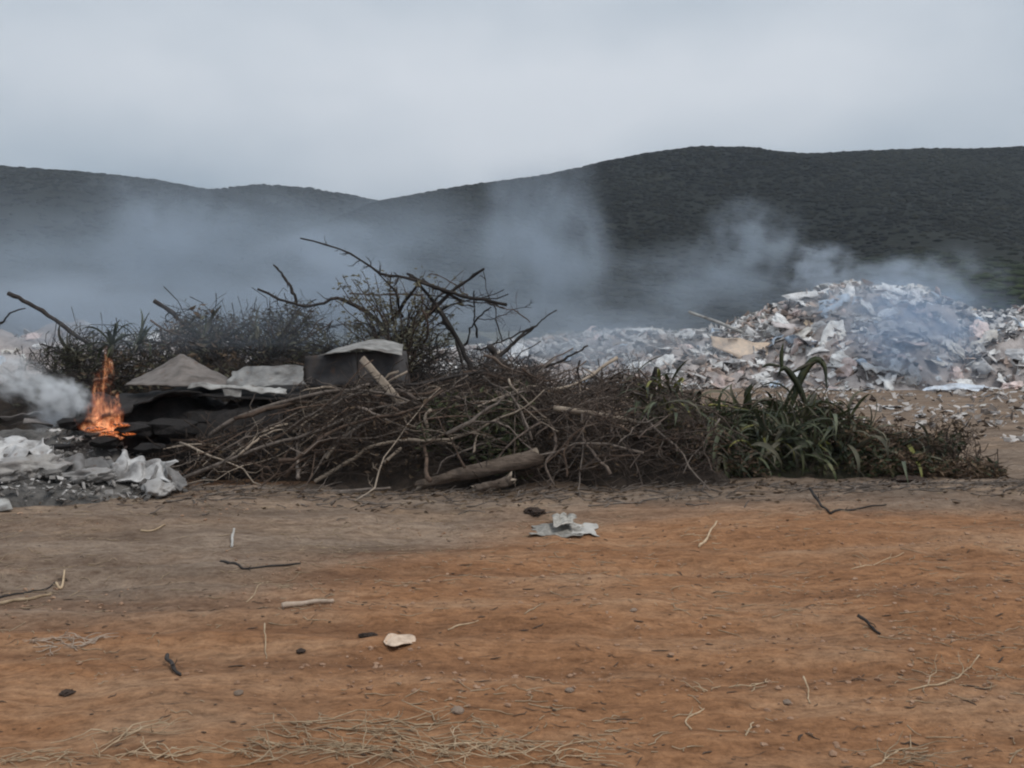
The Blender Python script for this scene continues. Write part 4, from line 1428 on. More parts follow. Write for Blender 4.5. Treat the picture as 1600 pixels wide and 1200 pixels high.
# leaning plank
p0, p1 = P(628, 632, 10.0), P(566, 560, 10.35)
dv_ = (p1 - p0) / np.linalg.norm(p1 - p0)
sd_ = np.cross(dv_, [0, 1, 0])
sd_ /= np.linalg.norm(sd_)
sheet('plank', [p0 - sd_ * .042, p0 + sd_ * .042, p1 + sd_ * .036, p1 - sd_ * .036], 5, 14, dz(lambda u, v: .006 * fbm(u * 2, v * 6, 2.0, 3)), .025, MT['wood_pale'], 'weathered plank leaning against the broken crate', 'plank')


def bag_mesh(seed, sub=S2, flat=0.6, amp=0.45, elong=1.3):
    V, Fc = sub
    V = V.copy()
    r1 = 1 - np.abs(vnoise(V[:, 0] * 2 + seed, V[:, 1] * 2, V[:, 2] * 2 + seed * 1.7)) * 2
    r2 = 1 - np.abs(vnoise(V[:, 0] * 4.5 + seed, V[:, 1] * 4.5 + 3, V[:, 2] * 4.5)) * 2
    V = V * (0.75 + amp * .6 * r1 + amp * .3 * r2)[:, None]
    V *= np.array([elong, 1, flat])
    return mesh_np('bag', V, [Fc], False)


def slab_mesh(seed, nx=5, ny=4, amp=.18, ratio=.7):
    """crushed card or plastic sheet with real thickness, unit size"""
    a = [(-.5, -.5 * ratio, 0), (.5, -.5 * ratio, 0), (.5, .5 * ratio, 0), (-.5, .5 * ratio, 0)]
    jit = np.random.default_rng(seed).normal(size=(4, 3)) * .1
    o = sheet('tmp_sheet', [np.array(q) + jit[i_] for i_, q in enumerate(a)], nx, ny, crumple(amp, 2.2, seed * 1.3), .02, None, None, None)
    m_ = o.data
    bpy.data.objects.remove(o)
    V = np.array([v.co for v in m_.vertices])
    m_.vertices.foreach_set('co', (V - V.mean(0)).ravel())
    return m_


def folds(amp, n, seed, fan=.5):
    """soft sheet fallen in broad folds that fan out from one side"""
    def f(u, v):
        ph = 6.283 * n * (u + fan * (v - .5) * (u - .5)) + 2.2 * fbm(u * 2, v * 2, seed, 2)
        z = amp * (.55 * np.sin(ph + seed) * (.6 + .4 * vnoise(u * 3, v * 2, seed)) + .55 * fbm(u * 3.3, v * 2.4, seed + 4, 3)) * (.3 + .7 * np.sin(np.pi * (.15 + .7 * v))) + amp * .5
        return np.stack([.25 * amp * np.cos(ph), .5 * amp * fbm(u * 3, v * 2, seed + 8, 2), z], -1)
    return f


SOFT = [bag_mesh(20 + s_ * 1.3, S3, .6, .38, 1.25) for s_ in range(8)]
for m_ in SOFT:
    m_.polygons.foreach_set('use_smooth', np.ones(len(m_.polygons), bool))
    m_.materials.append(MT['plastic'])
# crumpled sheets and sacks by the fire
def crumpled_sheet(corners, nx, ny, amp, fr, seed, mat, label, name='crumpled_sheet', cat='sheet', thick=.008):
    return sheet(name, corners, nx * 2, ny * 2, folds(amp, fr, seed), thick, mat, label, cat, None, ragged(seed, .13))


crumpled_sheet([P(178, 752, 8.85), P(262, 766, 8.8), P(270, 722, 9.1), P(188, 718, 9.1)], 26, 20, 0.085, 2.6, 2.0, MT['film_white'], 'white crumpled plastic sheet on the grey ash by the brush heap')
crumpled_sheet([P(225, 772, 8.75), P(292, 772, 8.8), P(276, 738, 9.0), P(240, 735, 9.0)], 18, 14, .10, 2.0, 12.0, MT['cloth_grey'], 'grey crumpled rag beside the white crumpled sheet', 'rag', 'rag')
crumpled_sheet([P(-30, 770, 8.6), P(85, 765, 8.65), P(80, 700, 9.3), P(-40, 692, 9.3)], 26, 20, .11, 2.2, 4.0, MT['cloth_grey'], 'big crumpled grey cloth at the left edge of the ash heap', 'crumpled_cloth', 'cloth')
crumpled_sheet([P(-20, 742, 8.5), P(70, 712, 8.9), P(70, 690, 9.2), P(-20, 705, 9.1)], 22, 12, .08, 2.2, 6.0, MT['film_white'], 'pale crumpled sheet lying over the grey cloth')
crumpled_sheet([P(75, 765, 8.7), P(190, 770, 8.7), P(180, 725, 9.2), P(85, 720, 9.2)], 20, 14, .09, 2.4, 8.0, MT['cloth_grey'], 'flattened grey rag between cloth and white sheet', 'rag', 'rag')
for (px, py, D, s3, cl_, ms, lab) in [
    (35, 735, 8.75, (.34, .26, .24), (.30, .285, .27), 2, 'soft grey crumpled bag at the left edge of the ash heap'),
    (135, 745, 8.75, (.24, .2, .13), (.24, .23, .22), 4, 'flattened grey bag in the middle of the ash heap'),
    (5, 705, 9.2, (.3, .24, .2), (.52, .51, .5), 5, 'pale crumpled bag behind the grey bag at the left edge'),
    (250, 760, 8.8, (.22, .16, .13), (.34, .325, .31), 6, 'grey bag slumped right of the white crumpled sheet')]:
    o = obj('soft_bag', SOFT[ms], None, None, tuple(P(px, py, D)))
    o.scale = s3
    o.rotation_euler = (.1, .1, px)
    o.color = (*cl_, 1)
    tag(o, lab, 'bag')
sheet('board_scrap', [P(-25, 806, 7.9), P(20, 797, 7.95), P(12, 780, 8.25), P(-30, 778, 8.25)], 6, 5, dz(lambda u, v: .012 * fbm(u * 3, v * 3, 2, 2) + .02), .015, MT['fibre_pale'], 'white board scrap on the ground at the left edge', 'board')

# lumps and scraps strewn over the ash
LUMPS = [bag_mesh(s * 3.1, S1, .6, .35) for s in range(6)]
for m_ in LUMPS:
    m_.materials.append(MT['ash'])
SL = [slab_mesh(s + 1) for s in range(8)]
for m_ in SL:
    m_.materials.append(MT['cardboard'])
for q in range(150):
    x, y = -5.05 + 1.15 * RNG.normal(), 8.2 + 2.0 * RNG.random() ** 1.2
    if x > -2.95 or x < -7:
        continue
    z = float(ground_z(x, y) + ash_h(x, y))
    if q % 2:
        o = bpy.data.objects.new('ash_lump', LUMPS[q % 6])
        sc_ = .03 + .07 * RNG.random() ** 2
        lb = f"{'large' if sc_ > .055 else 'small'} grey burnt lump {'at the front' if y < 8.8 else 'at the back'} of the ash heap, {'left' if x < -5 else 'right'} side"
        tag(o, lb, 'ash lump', lb)
    else:
        o = bpy.data.objects.new('scrap', SL[(q // 2) % 8])
        sc_ = .05 + .14 * RNG.random() ** 3
        g_ = .12 + .4 * RNG.random() ** 1.5
        o.color = (g_, g_ * .97, g_ * .93, 1)
        lb = f"{'large' if sc_ > .13 else 'small'} {'pale' if g_ > .3 else 'dark'} grey scrap {'at the front' if y < 8.8 else 'at the back'} of the ash heap, {'left' if x < -5 else 'right'} side"
        tag(o, lb, 'scrap', lb)
    C.objects.link(o)
    o.location = (x, y, z + sc_ * .2)
    o.rotation_euler = (RNG.normal() * .3, RNG.normal() * .3, RNG.random() * 6.28)
    o.scale = (sc_, sc_, sc_)
CH = [bag_mesh(40 + s * 2.3, S1, .55, .4) for s in range(3)]
for m_ in CH:
    m_.materials.append(MT['charred'])
for (px, py, D, s_, lab) in [(120, 662, 9.9, .17, 'black charred lump at the left end of the burning board'), (165, 690, 9.6, .16, 'black charred lump right under the flame'), (215, 672, 9.8, .22, 'charred heap right of the flame'),
                             (270, 668, 9.9, .24, 'charred lump in the dark hollow'), (95, 700, 9.5, .12, 'small charred lump left of the flame'), (235, 700, 9.5, .14, 'charred lump low in the hollow by the branches'), (330, 655, 10.2, .25, 'charred lump deep below the white torn edge')]:
    o = obj('charred_lump', CH[len(lab) % 3], None, None, tuple(P(px, py, D)))
    o.scale = (s_, s_, s_ * .8)
    o.rotation_euler = (0, 0, px)
    tag(o, lab, 'charred lump')
for q, (px, py, D, s_, lab) in enumerate([(88, 672, 9.7, .12, 'pale scrap left of the burning board'), (108, 684, 9.6, .13, 'white scrap under the left end of the burning board'), (60, 660, 10.2, .3, 'flat grey board scrap behind the ash heap'),
                                          (20, 655, 10.4, .4, 'flat brownish board by the white smoke')]):
    o = obj('scrap', SL[q], None, None, tuple(P(px, py, D)))
    o.color = (.5, .48, .46, 1) if q < 2 else (.2, .18, .17, 1)
    o.scale = (s_, s_, s_)
    o.rotation_euler = (.2, .1, q)
    tag(o, lab, 'scrap')

# ------------------------------------------------------------------ rubbish mounds
m = m_simple('rubbish_earth', (0.17, 0.15, 0.145), (0.50, 0.45, 0.43), 2.2, .95, .9, 12, 1, 1, 'World', dist=.06)
MT['rubbish'] = m
heap_mesh('rubbish_mound', rub_h, -5.5, 18, 21.6, 31.2, 0.12, .93, m, 'big grey mound of ash and shredded rubbish at the right rear', 'rubbish mound', .14, None, 5.0)
heap_mesh('rubbish_mound', rubl_h, -15, -4.0, 19.2, 25.8, 0.12, .93, m, 'low rubbish mound behind the rear brush at far left', 'rubbish mound', .14, None, 9.0)

BAGS = [bag_mesh(60 + s * 1.9, S2, .5 + .1 * (s % 3), .5, 1.2 + .2 * (s % 3)) for s in range(8)]
for m_ in BAGS:
    m_.materials.append(MT['plastic'])
SLC = [slab_mesh(s + 30, 6, 5, .22, .5 + .08 * (s % 4)) for s in range(10)]
for m_ in SLC:
    m_.materials.append(MT['plastic'])
palette = [('white', (.80, .80, .79)), ('pale grey', (.48, .48, .49)), ('pale pink', (.66, .53, .50)), ('light blue', (.42, .52, .64)), ('tan', (.50, .38, .26)), ('dark grey', (.06, .06, .07)), ('off-white', (.62, .59, .54))]
wts = [.34, .20, .16, .10, .03, .07, .10]


def strew(hf, x0, x1, y0, y1, n, smin, smax, where, gname):
    cnt = 0
    hmax = float(hf(np.linspace(x0, x1, 60)[None], np.linspace(y0, y1, 40)[:, None]).max())
    while cnt < n:
        x, y = x0 + (x1 - x0) * RNG.random(), y0 + (y1 - y0) * RNG.random()
        h = float(hf(x, y))
        if h < .04:
            continue
        ci = int(RNG.choice(len(palette), p=wts))
        cname, col_ = palette[ci]
        sheetlike = cnt % 2 == 0
        sc_ = smin + (smax - smin) * RNG.random() ** 2.6
        if sheetlike:
            o = bpy.data.objects.new('plastic_sheet', SLC[int(RNG.integers(0, 10))])
            sc_ *= 1.7
            nm = kd = 'plastic sheet'
        else:
            o = bpy.data.objects.new('plastic_bag', BAGS[int(RNG.integers(0, 8))])
            sc_ *= .6
            nm = kd = 'plastic bag'
        sw = 'large' if sc_ > (.55 if sheetlike else .22) else 'small'
        fl = 'at the foot of' if h < .35 * hmax else 'near the top of' if h > .72 * hmax else 'on the flank of'
        sd_w = '' if x1 - x0 < 9 else ', left side' if x < x0 + (x1 - x0) / 3 else ', right side' if x > x0 + (x1 - x0) * 2 / 3 else ', centre'
        lab = f'{sw} {cname} {nm} {fl} {where}{sd_w}'
        tag(o, lab, kd, lab)
        k_ = .8 + .35 * RNG.random()
        o.color = (min(col_[0] * k_, .82), min(col_[1] * k_, .82), min(col_[2] * k_, .82), 1)
        C.objects.link(o)
        e = .1
        gxn, gyn = (float(hf(x + e, y)) - float(hf(x - e, y))) / (2 * e), (float(hf(x, y + e)) - float(hf(x, y - e))) / (2 * e)
        nrm = Vector((-gxn, -gyn, 1)).normalized()
        o.rotation_mode = 'QUATERNION'
        o.rotation_quaternion = Vector((0, 0, 1)).rotation_difference(nrm) @ Euler((RNG.normal() * .3, RNG.normal() * .3, RNG.random() * 6.28)).to_quaternion()
        o.location = (x, y, float(ground_z(x, y)) - .05 + h * .95 + sc_ * .08)
        o.scale = (sc_, sc_, sc_)
        cnt += 1


strew(rub_h, 5.2, 15.2, 22.0, 27.0, 370, .10, .48, 'the big mound', 0)
strew(rub_h, -3.5, 5.2, 22.0, 26.8, 145, .10, .44, 'the low middle mound', 0)
strew(rubl_h, -13, -5, 19.8, 22.6, 50, .10, .26, 'the far left mound', 0)


def strew_stuff(hf, x0, x1, y0, y1, n, smin, smax, label, col_, seed):
    """shreds too small to pick apart"""
    r = np.random.default_rng(seed)
    x, y = x0 + (x1 - x0) * r.random(n), y0 - .6 + (y1 - y0 + .6) * r.random(n)
    h = hf(x, y)
    k_ = (h > .03) & ((fbm(x * .8 + seed * 5, y * .8, seed, 3) + .45 * r.random(n) > .1) | (hf is ash_h))
    x, y, h = x[k_], y[k_], h[k_]
    n = len(x)
    box = np.array([(-1, -1, -1), (1, -1, -1), (1, 1, -1), (-1, 1, -1), (-1, -1, 1), (1, -1, 1), (1, 1, 1), (-1, 1, 1)], float) * np.array([.5, .32, .05])
    box = box[None] * (1 + .35 * r.normal(size=(n, 8, 1)))
    s = smin + (smax - smin) * r.random(n) ** 2
    A = r.normal(size=(n, 3, 3)) * .6 + np.eye(3)[None]
    Q, _ = np.linalg.qr(A)
    V = np.einsum('nij,nkj->nki', Q, box) * s[:, None, None] + np.stack([x, y, ground_z(x, y) + h * .97], -1)[:, None]
    bf = np.array([(0, 3, 2, 1), (4, 5, 6, 7), (0, 1, 5, 4), (1, 2, 6, 5), (2, 3, 7, 6), (3, 0, 4, 7)])
    Fa = (bf[None] + (np.arange(n) * 8)[:, None, None]).reshape(-1, 4)
    o = obj('shreds', mesh_np('shreds', V.reshape(-1, 3), [Fa], False), MT['plastic'])
    o.color = (*col_, 1)
    tag(o, label, 'rubbish shreds', None, 'stuff')


strew_stuff(rub_h, -4, 15.5, 22.7, 27.5, 6600, .04, .25, 'pale shreds of plastic covering the right rubbish mounds', (.62, .61, .60), 3)
strew_stuff(rub_h, -4, 15.5, 22.7, 27.5, 2600, .04, .22, 'dark burnt shreds on the right rubbish mounds', (.06, .055, .055), 4)
strew_stuff(rub_h, -4, 15.5, 22.7, 27.5, 2400, .04, .24, 'brownish pink shreds on the right rubbish mounds', (.42, .32, .27), 5)
def flat_h(x, y):
    return 0.05 + 0 * np.asarray(x, float)


strew_stuff(flat_h, 4.5, 15, 13.2, 22.6, 1700, .02, .14, 'small pale litter strewn over the flat ground before the big mound', (.48, .44, .41), 14)
strew_stuff(flat_h, 4.5, 15, 13.2, 22.6, 1100, .02, .14, 'small dark litter strewn over the flat ground before the big mound', (.10, .08, .07), 15)
strew_stuff(ash_h, -7, -3, 8.2, 11, 3800, .012, .055, 'grey burnt crumbs and flakes covering the ash heap', (.22, .205, .19), 8)
strew_stuff(ash_h, -7, -3, 8.2, 11, 900, .012, .06, 'pale burnt flakes on the ash heap', (.46, .44, .42), 9)
strew_stuff(rubl_h, -14, -4.5, 19.7, 23, 900, .06, .24, 'grey shreds on the far left rubbish mound', (.42, .41, .41), 6)


def on_mound(px, py, D, lab, colr, s_, mesh, name, cat, rot=(0, 0, 0), sc3=None):
    o = obj(name, mesh, None, None, tuple(P(px, py, D)))
    o.color = (*colr, 1)
    o.scale = sc3 or (s_, s_, s_)
    o.rotation_euler = rot
    tag(o, lab, cat)


on_mound(1165, 548, 24.2, 'large tan crumpled sheet on the left flank of the big rubbish mound', (.62, .47, .34), 1, SLC[2], 'tan_sheet', 'sheet', (.9, .1, -.2), (1.35, .85, .9))
on_mound(1250, 512, 24.8, 'large pinkish white plastic sheet high on the big rubbish mound', (.62, .56, .55), 1, SLC[5], 'plastic_sheet', 'plastic sheet', (.8, .15, .2), (1.5, .9, .9))
on_mound(1385, 522, 24.2, 'bright white sheet in the middle of the big rubbish mound', (.8, .8, .8), 1, SLC[7], 'plastic_sheet', 'plastic sheet', (.8, -.1, .1), (1.2, .9, .8))
on_mound(1260, 460, 25.9, 'pale sheet lying along the crest of the big rubbish mound, left of its top', (.66, .66, .66), 1, SLC[1], 'plastic_sheet', 'plastic sheet', (.5, -.2, -.1), (1.1, .6, .5))
on_mound(1440, 470, 25.4, 'long white strip slanting down right from the top of the big rubbish mound', (.76, .78, .8), 1, SLC[4], 'plastic_strip', 'plastic strip', (.6, .35, 0), (1.9, .45, .5))
on_mound(1500, 610, 22.0, 'pale blue white sack lying at the foot of the big rubbish mound', (.62, .68, .76), .5, BAGS[1], 'sack', 'sack', (0, 0, .2), (.62, .3, .26))
on_mound(1340, 607, 22.2, 'flat white board at the foot of the big rubbish mound', (.66, .63, .58), 1, SLC[8], 'board', 'board', (.1, 0, .1), (1.1, .6, .3))
on_mound(1385, 615, 21.5, 'long grey strip of board on the flat ground before the big mound', (.40, .38, .36), 1, SLC[3], 'board', 'board', (0, 0, .05), (1.1, .25, .2))
on_mound(1580, 672, 15.0, 'pale scrap of card on the ground at the right edge', (.52, .45, .38), .5, SLC[6], 'scrap', 'scrap', (.1, 0, .3), (.55, .45, .3))
on_mound(1000, 515, 25.8, 'small white sheet on the crest of the low middle mound', (.75, .75, .75), .5, SLC[9], 'plastic_sheet', 'plastic sheet', (.3, 0, 0), (.7, .4, .3))
on_mound(1070, 590, 23.2, 'white sheet at the foot of the low middle mound', (.72, .68, .66), .5, SLC[0], 'plastic_sheet', 'plastic sheet', (.6, 0, -.15), (1.4, .9, .4))
B('pole', px_path([(1076, 487, 25.6), (1110, 499, 25.5), (1150, 515, 25.4), (1185, 530, 25.3)], 10, .01), .045, .045, MT['fibre_pale'], 0, k=8, cat='pole', label='pale pole sticking out of the left flank of the big rubbish mound')
for q in range(80):
    x, y = 5.5 + 7.5 * RNG.random(), 15.5 + 7.0 * RNG.random()
    px = 800 + x / y * F
    if px > 1640 or px < 1290:
        continue
    ci = int(RNG.choice(len(palette), p=wts))
    o = bpy.data.objects.new('scrap', SLC[q % 10])
    s_ = .08 + .26 * RNG.random() ** 2.5
    o.color = (*[c_ * .8 for c_ in palette[ci][1]], 1)
    o.scale = (s_ * 1.3, s_, s_ * .6)
    o.location = (x, y, float(ground_z(x, y)) + .03)
    o.rotation_euler = (RNG.normal() * .1, RNG.normal() * .1, RNG.random() * 6)
    C.objects.link(o)
    tag(o, f'{palette[ci][0]} scrap on the flat ground before the big mound', 'scrap', f'{palette[ci][0]} scraps before the big mound')
for q in range(26):
    x, y = -4.5 - 3.5 * RNG.random(), 13.0 + 6 * RNG.random()
    if float(rear_h(x, y)) > .05:
        continue
    o = bpy.data.objects.new('scrap', SLC[q % 10])
    s_ = .12 + .3 * RNG.random() ** 2
    o.color = (.5, .42, .38, 1)
    o.scale = (s_ * 1.3, s_, s_ * .6)
    o.location = (x, y, float(ground_z(x, y)) + .03)
    o.rotation_euler = (0, 0, q)
    C.objects.link(o)
    tag(o, 'brownish scrap on the ground left behind the fire', 'scrap', 'scraps behind the fire')


# ------------------------------------------------------------------ litter on the bare ground
def G(px, py, lift=0.0):
    xc, yc = (px - 800) / F, (600 - py) / F
    d = np.array([xc, yc * ST + CT, yc * CT - ST])
    s = -CAM_H / d[2]
    p = np.array([0, 0, CAM_H]) + d * s
    for _ in range(4):
        z = float(ground_z(p[0], p[1]))
        s = (z - CAM_H) / d[2]
        p = np.array([0, 0, CAM_H]) + d * s
    p[2] = float(ground_z(p[0], p[1])) + lift
    return p


def ground_stick(pts, r0, r1, mat, label, name='stick', cat='stick', twigs=0, tl=.1, n=12, amp=.006, lift=None, ends=(0, 0)):
    p = spline([G(a, b) for a, b in pts], n)
    p = jitter_path(p, amp, 8)
    s = np.linspace(0, 1, n)
    p[:, 2] = ground_z(p[:, 0], p[:, 1]) + (r0 * .7 if lift is None else lift) + ends[0] * (1 - s) ** 2 + ends[1] * s ** 2
    return branch_obj(name, p, r0, r1, mat, twigs, tl, 7, 1, label, cat)


ground_stick([(441, 951), (480, 946), (521, 943)], .018, .011, MT['husk'], 'thick pale stick lying on bare soil left of centre', amp=.003, lift=.016)
ground_stick([(-15, 946), (35, 937), (80, 931)], .012, .007, MT['straw'], 'long pale stick at the left edge of the ground')
ground_stick([(-15, 937), (40, 927), (85, 916)], .007, .004, MT['bark_dark'], 'dark thin stick behind the pale one at the left edge')
ground_stick([(88, 916), (95, 909), (101, 900)], .008, .006, MT['straw'], 'small pale stick end at the left, beyond the long pale stick', amp=.001, ends=(0, .015))
ground_stick([(362, 856), (364, 848), (366, 842)], .010, .008, MT['paper'], 'tiny whitish stick standing up on the grey soil', ends=(0, .06))
ground_stick([(220, 831), (240, 828), (258, 824)], .010, .006, MT['straw'], 'short straw coloured stick near the ash heap')
ground_stick([(345, 879), (372, 884), (390, 890), (470, 893)], .010, .005, MT['bark_dark'], 'dark kinked twig on the grey soil', twigs=3)
ground_stick([(385, 942), (398, 928), (415, 910)], .0042, .0024, MT['straw'], 'slanting straw stem left of the thick stick')
ground_stick([(414, 990), (418, 1010), (416, 1030)], .0042, .0024, MT['straw'], 'upright straw stem below the thick stick', ends=(.05, 0))
ground_stick([(262, 1035), (272, 1048), (282, 1057)], .010, .006, MT['bark_dark'], 'short dark curled twig on the lower left soil', twigs=2, tl=.06, ends=(.03, 0))
ground_stick([(1265, 779), (1280, 792), (1297, 803)], .014, .008, MT['bark_dark'], 'dark stick tip sticking up on the right grey soil', twigs=1, ends=(.08, 0))
ground_stick([(1297, 803), (1340, 797), (1385, 788)], .010, .005, MT['bark_dark'], 'dark bent twig beside the stick tip on the right', twigs=3)
ground_stick([(1092, 856), (1106, 842), (1120, 829)], .010, .006, MT['straw'], 'pale slanting stick on the orange soil right of centre', twigs=2, tl=.08, ends=(0, .05))
ground_stick([(1340, 972), (1358, 978), (1375, 992)], .010, .006, MT['bark_dark'], 'short dark twig on the orange soil at right', twigs=1, ends=(.03, 0))
ground_stick([(1420, 1080), (1470, 1070), (1505, 1058), (1530, 1040)], .0042, .0024, MT['straw'], 'forked straw stalk on the lower right soil', twigs=7, tl=.14, ends=(0, .05))
ground_stick([(1255, 1072), (1262, 1085), (1267, 1100)], .0042, .0024, MT['straw'], 'short straw stem on the lower right soil', ends=(.04, 0))
ground_stick([(1330, 890), (1370, 882), (1412, 870)], .0042, .0024, MT['straw'], 'thin straw lying on the reddish track at right', twigs=3, tl=.1)
ground_stick([(1080, 1140), (1072, 1125), (1090, 1115), (1100, 1108)], .0042, .0024, MT['straw'], 'small crooked straw near the bottom centre', twigs=3, tl=.08)
ground_stick([(1360, 1200), (1400, 1175), (1450, 1170)], .0042, .0024, MT['straw'], 'crooked straw at the bottom edge right', twigs=6, tl=.12)
ground_stick([(1165, 1150), (1172, 1140), (1178, 1130)], .004, .003, MT['straw'], 'tiny straw near the bottom right of centre')
ground_stick([(700, 985), (730, 975), (748, 970)], .0042, .0024, MT['straw'], 'thin straw on the orange soil right of the dry leaf')
ground_stick([(820, 960), (835, 950), (850, 944)], .0042, .0024, MT['straw'], 'thin straw below the flattened newspaper')


# dry leaf, newspaper, clods
def scrap_on(px0, py0, px1, py1, mat, label, name, cat, amp=.03, fr=2.5, seed=1.0, nx=12, ny=9, lift=.015, outline=None):
    c0 = [G(px0, py1), G(px1, py1), G(px1, py0), G(px0, py0)]
    for q in c0:
        q[2] += lift
    return sheet(name, c0, nx, ny, folds(amp * 1.3, fr * .6, seed), .004, mat, label, cat, None, outline or ragged(seed, .2))


scrap_on(598, 997, 650, 1017, MT['dry_leaf'], 'pale dry curled leaf on the orange soil', 'dry_leaf', 'leaf', .016, 2.0, 3.0, 16, 11, lift=.008, outline=leafy)
scrap_on(832, 823, 905, 842, MT['newsprint'], 'flattened grey white paper litter on the orange soil', 'paper_litter', 'paper', .02, 3.0, 5.0, 24, 16, lift=.008)
scrap_on(885, 820, 930, 838, MT['paper'], 'whitish paper scrap beside the flattened paper litter', 'paper_scrap', 'paper', .015, 2.6, 6.0, 18, 12, lift=.006)
scrap_on(866, 818, 898, 834, MT['newsprint'], 'small crumpled grey paper on top of the flattened paper litter', 'paper_scrap', 'paper', .03, 2.6, 9.0, lift=.05)
CL = [bag_mesh(80 + s * 1.7, S1, .6, .3) for s in range(6)]
for m_ in CL:
    m_.materials.append(MT['stone'])
DK = [bag_mesh(90 + s * 1.7, S2, .4, .6) for s in range(3)]
for m_ in DK:
    m_.materials.append(MT['clod_dark'])
for (px, py, s_, me_, lab) in [(835, 803, .075, DK[0], 'dark burnt lump on the soil behind the paper litter'), (1108, 752, .08, DK[1], 'dark flat lump in front of the green plants'), (1420, 754, .12, DK[2], 'dark flat lump before the right end of the plant heap'),
                               (105, 1084, .028, DK[1], 'small dark clod on the lower left soil'), (372, 1084, .022, CL[0], 'pale pebble on the lower left soil'), (575, 995, .035, DK[2], 'dark crumb left of the dry leaf'),
                               (470, 1018, .022, DK[0], 'dark crumb below the thick stick'), (890, 1080, .022, CL[2], 'pale pebble on the soil below centre'), (1230, 1098, .02, CL[3], 'brown pebble near the bottom right of centre'),
                               (715, 1112, .03, CL[4], 'brown pebble above the straw wisps at bottom'), (990, 955, .02, CL[5], 'pale pebble on the orange track')]:
    o = obj('clod' if me_ in DK else 'pebble', me_, None, None, tuple(G(px, py, s_ * .15)))
    o.scale = (s_, s_, s_)
    o.rotation_euler = (0, 0, px)
    tag(o, lab, 'clod' if me_ in DK else 'pebble')

# loose crumbs of soil and short straws nobody could count
r = np.random.default_rng(77)
base, Fc = IV, IF
n = 6000
yy = 2.9 + 6.6 * r.random(n) ** 1.25
xx = (r.random(n) * 2 - 1) * (yy * .56)
cl = fbm(xx * 1.1, yy * 1.6, 1.1, 3)
k_ = cl + r.random(n) * .55 > .42
xx, yy = xx[k_], yy[k_]
n = len(xx)
sz = .003 + .011 * r.random(n) ** 4
V = base[None] * (1 + .3 * r.normal(size=(n, 12, 1))) * sz[:, None, None] * np.array([1.2, 1, .7]) + np.stack([xx, yy, ground_z(xx, yy) + sz * .3], -1)[:, None]
me = mesh_np('soil_crumbs', V.reshape(-1, 3), [(Fc[None] + (np.arange(n) * 12)[:, None, None]).reshape(-1, 3)], False)
tag(obj('soil_crumbs', me, MT['crumb']), 'small soil crumbs and grit scattered over the bare ground', 'soil crumbs', None, 'stuff')
mb = MB()
for _ in range(3600):
    y = 2.95 + 6.2 * RNG.random() ** 1.2
    x = (RNG.random() * 2 - 1) * y * .56
    if vnoise(x * .9 + 5, y * 1.3, 7.7) + RNG.random() * .9 < .48:
        continue
    L = .02 + .13 * RNG.random() ** 2.5
    a = RNG.normal() * .7
    p = np.array([x, y, 0]) + np.array([math.cos(a), math.sin(a), 0]) * np.linspace(0, L, 5)[:, None]
    p = jitter_path(p, L * .12, 2 / L)
    p[:, 2] = gz(p[:, 0], p[:, 1]) + .004
    mb.tube(p, np.linspace(.0029, .0016, 5), 3, cap=False)
tag(obj('straw_bits', mb.mesh('straw_bits'), MT['straw']), 'short straws and chaff scattered over the bare ground', 'straw', None, 'stuff')


mb = MB()
for _ in range(900):
    x = -4.5 + 10.5 * RNG.random()
    y = 9.25 + 0.05 * x - abs(RNG.normal()) * .42
    L = .05 + .3 * RNG.random() ** 2
    a = RNG.normal() * .6
    p = np.array([x, y, 0]) + np.array([math.cos(a), math.sin(a), 0]) * np.linspace(0, L, 5)[:, None]
    p = jitter_path(p, L * .1, 2 / L)
    p[:, 2] = gz(p[:, 0], p[:, 1]) + .006 + np.linspace(0, .06, 5) * RNG.random() ** 2
    r_ = .003 + .006 * RNG.random() ** 2
    mb.tube(p, np.linspace(r_, r_ * .6, 5), 4, cap=False)
tag(obj('twig_bits', mb.mesh('twig_bits'), MT['bark_grey']), 'broken twigs strewn along the foot of the heaps', 'twigs', None, 'stuff')
q_ = np.stack([-4.5 + 10.5 * RNG.random(900), 9.3 - np.abs(RNG.normal(size=900)) * .5, np.zeros(900)], 1)
q_[:, 1] += .05 * q_[:, 0]
q_[:, 2] = gz(q_[:, 0], q_[:, 1]) + .012
leaf_mass('small_leaves', q_, (.03, .09), MT['leaf_brown'], 'fallen brown leaves strewn along the foot of the heaps', 'leaves', .12)


mb = MB()
for _ in range(1500):
    y = 2.95 + 6.2 * RNG.random() ** 1.15
    x = (RNG.random() * 2 - 1) * y * .56
    if vnoise(x * .7 + 15, y * 1.1, 3.7) + RNG.random() * .9 < .45:
        continue
    L = .015 + .07 * RNG.random() ** 2.5
    a = RNG.normal() * .5
    p = np.array([x, y, 0]) + np.array([math.cos(a), math.sin(a), 0]) * np.linspace(0, L, 4)[:, None]
    p = jitter_path(p, L * .12, 2 / L)
    p[:, 2] = gz(p[:, 0], p[:, 1]) + .004
    r_ = .0015 + .0045 * RNG.random() ** 2
    mb.tube(p, [r_ * .5, r_, r_, r_ * .4], 4, cap=False, squash=.6)
tag(obj('bark_flecks', mb.mesh('bark_flecks'), MT['bark_brown']), 'dark bark flecks trodden into the bare ground', 'bark flecks', None, 'stuff')


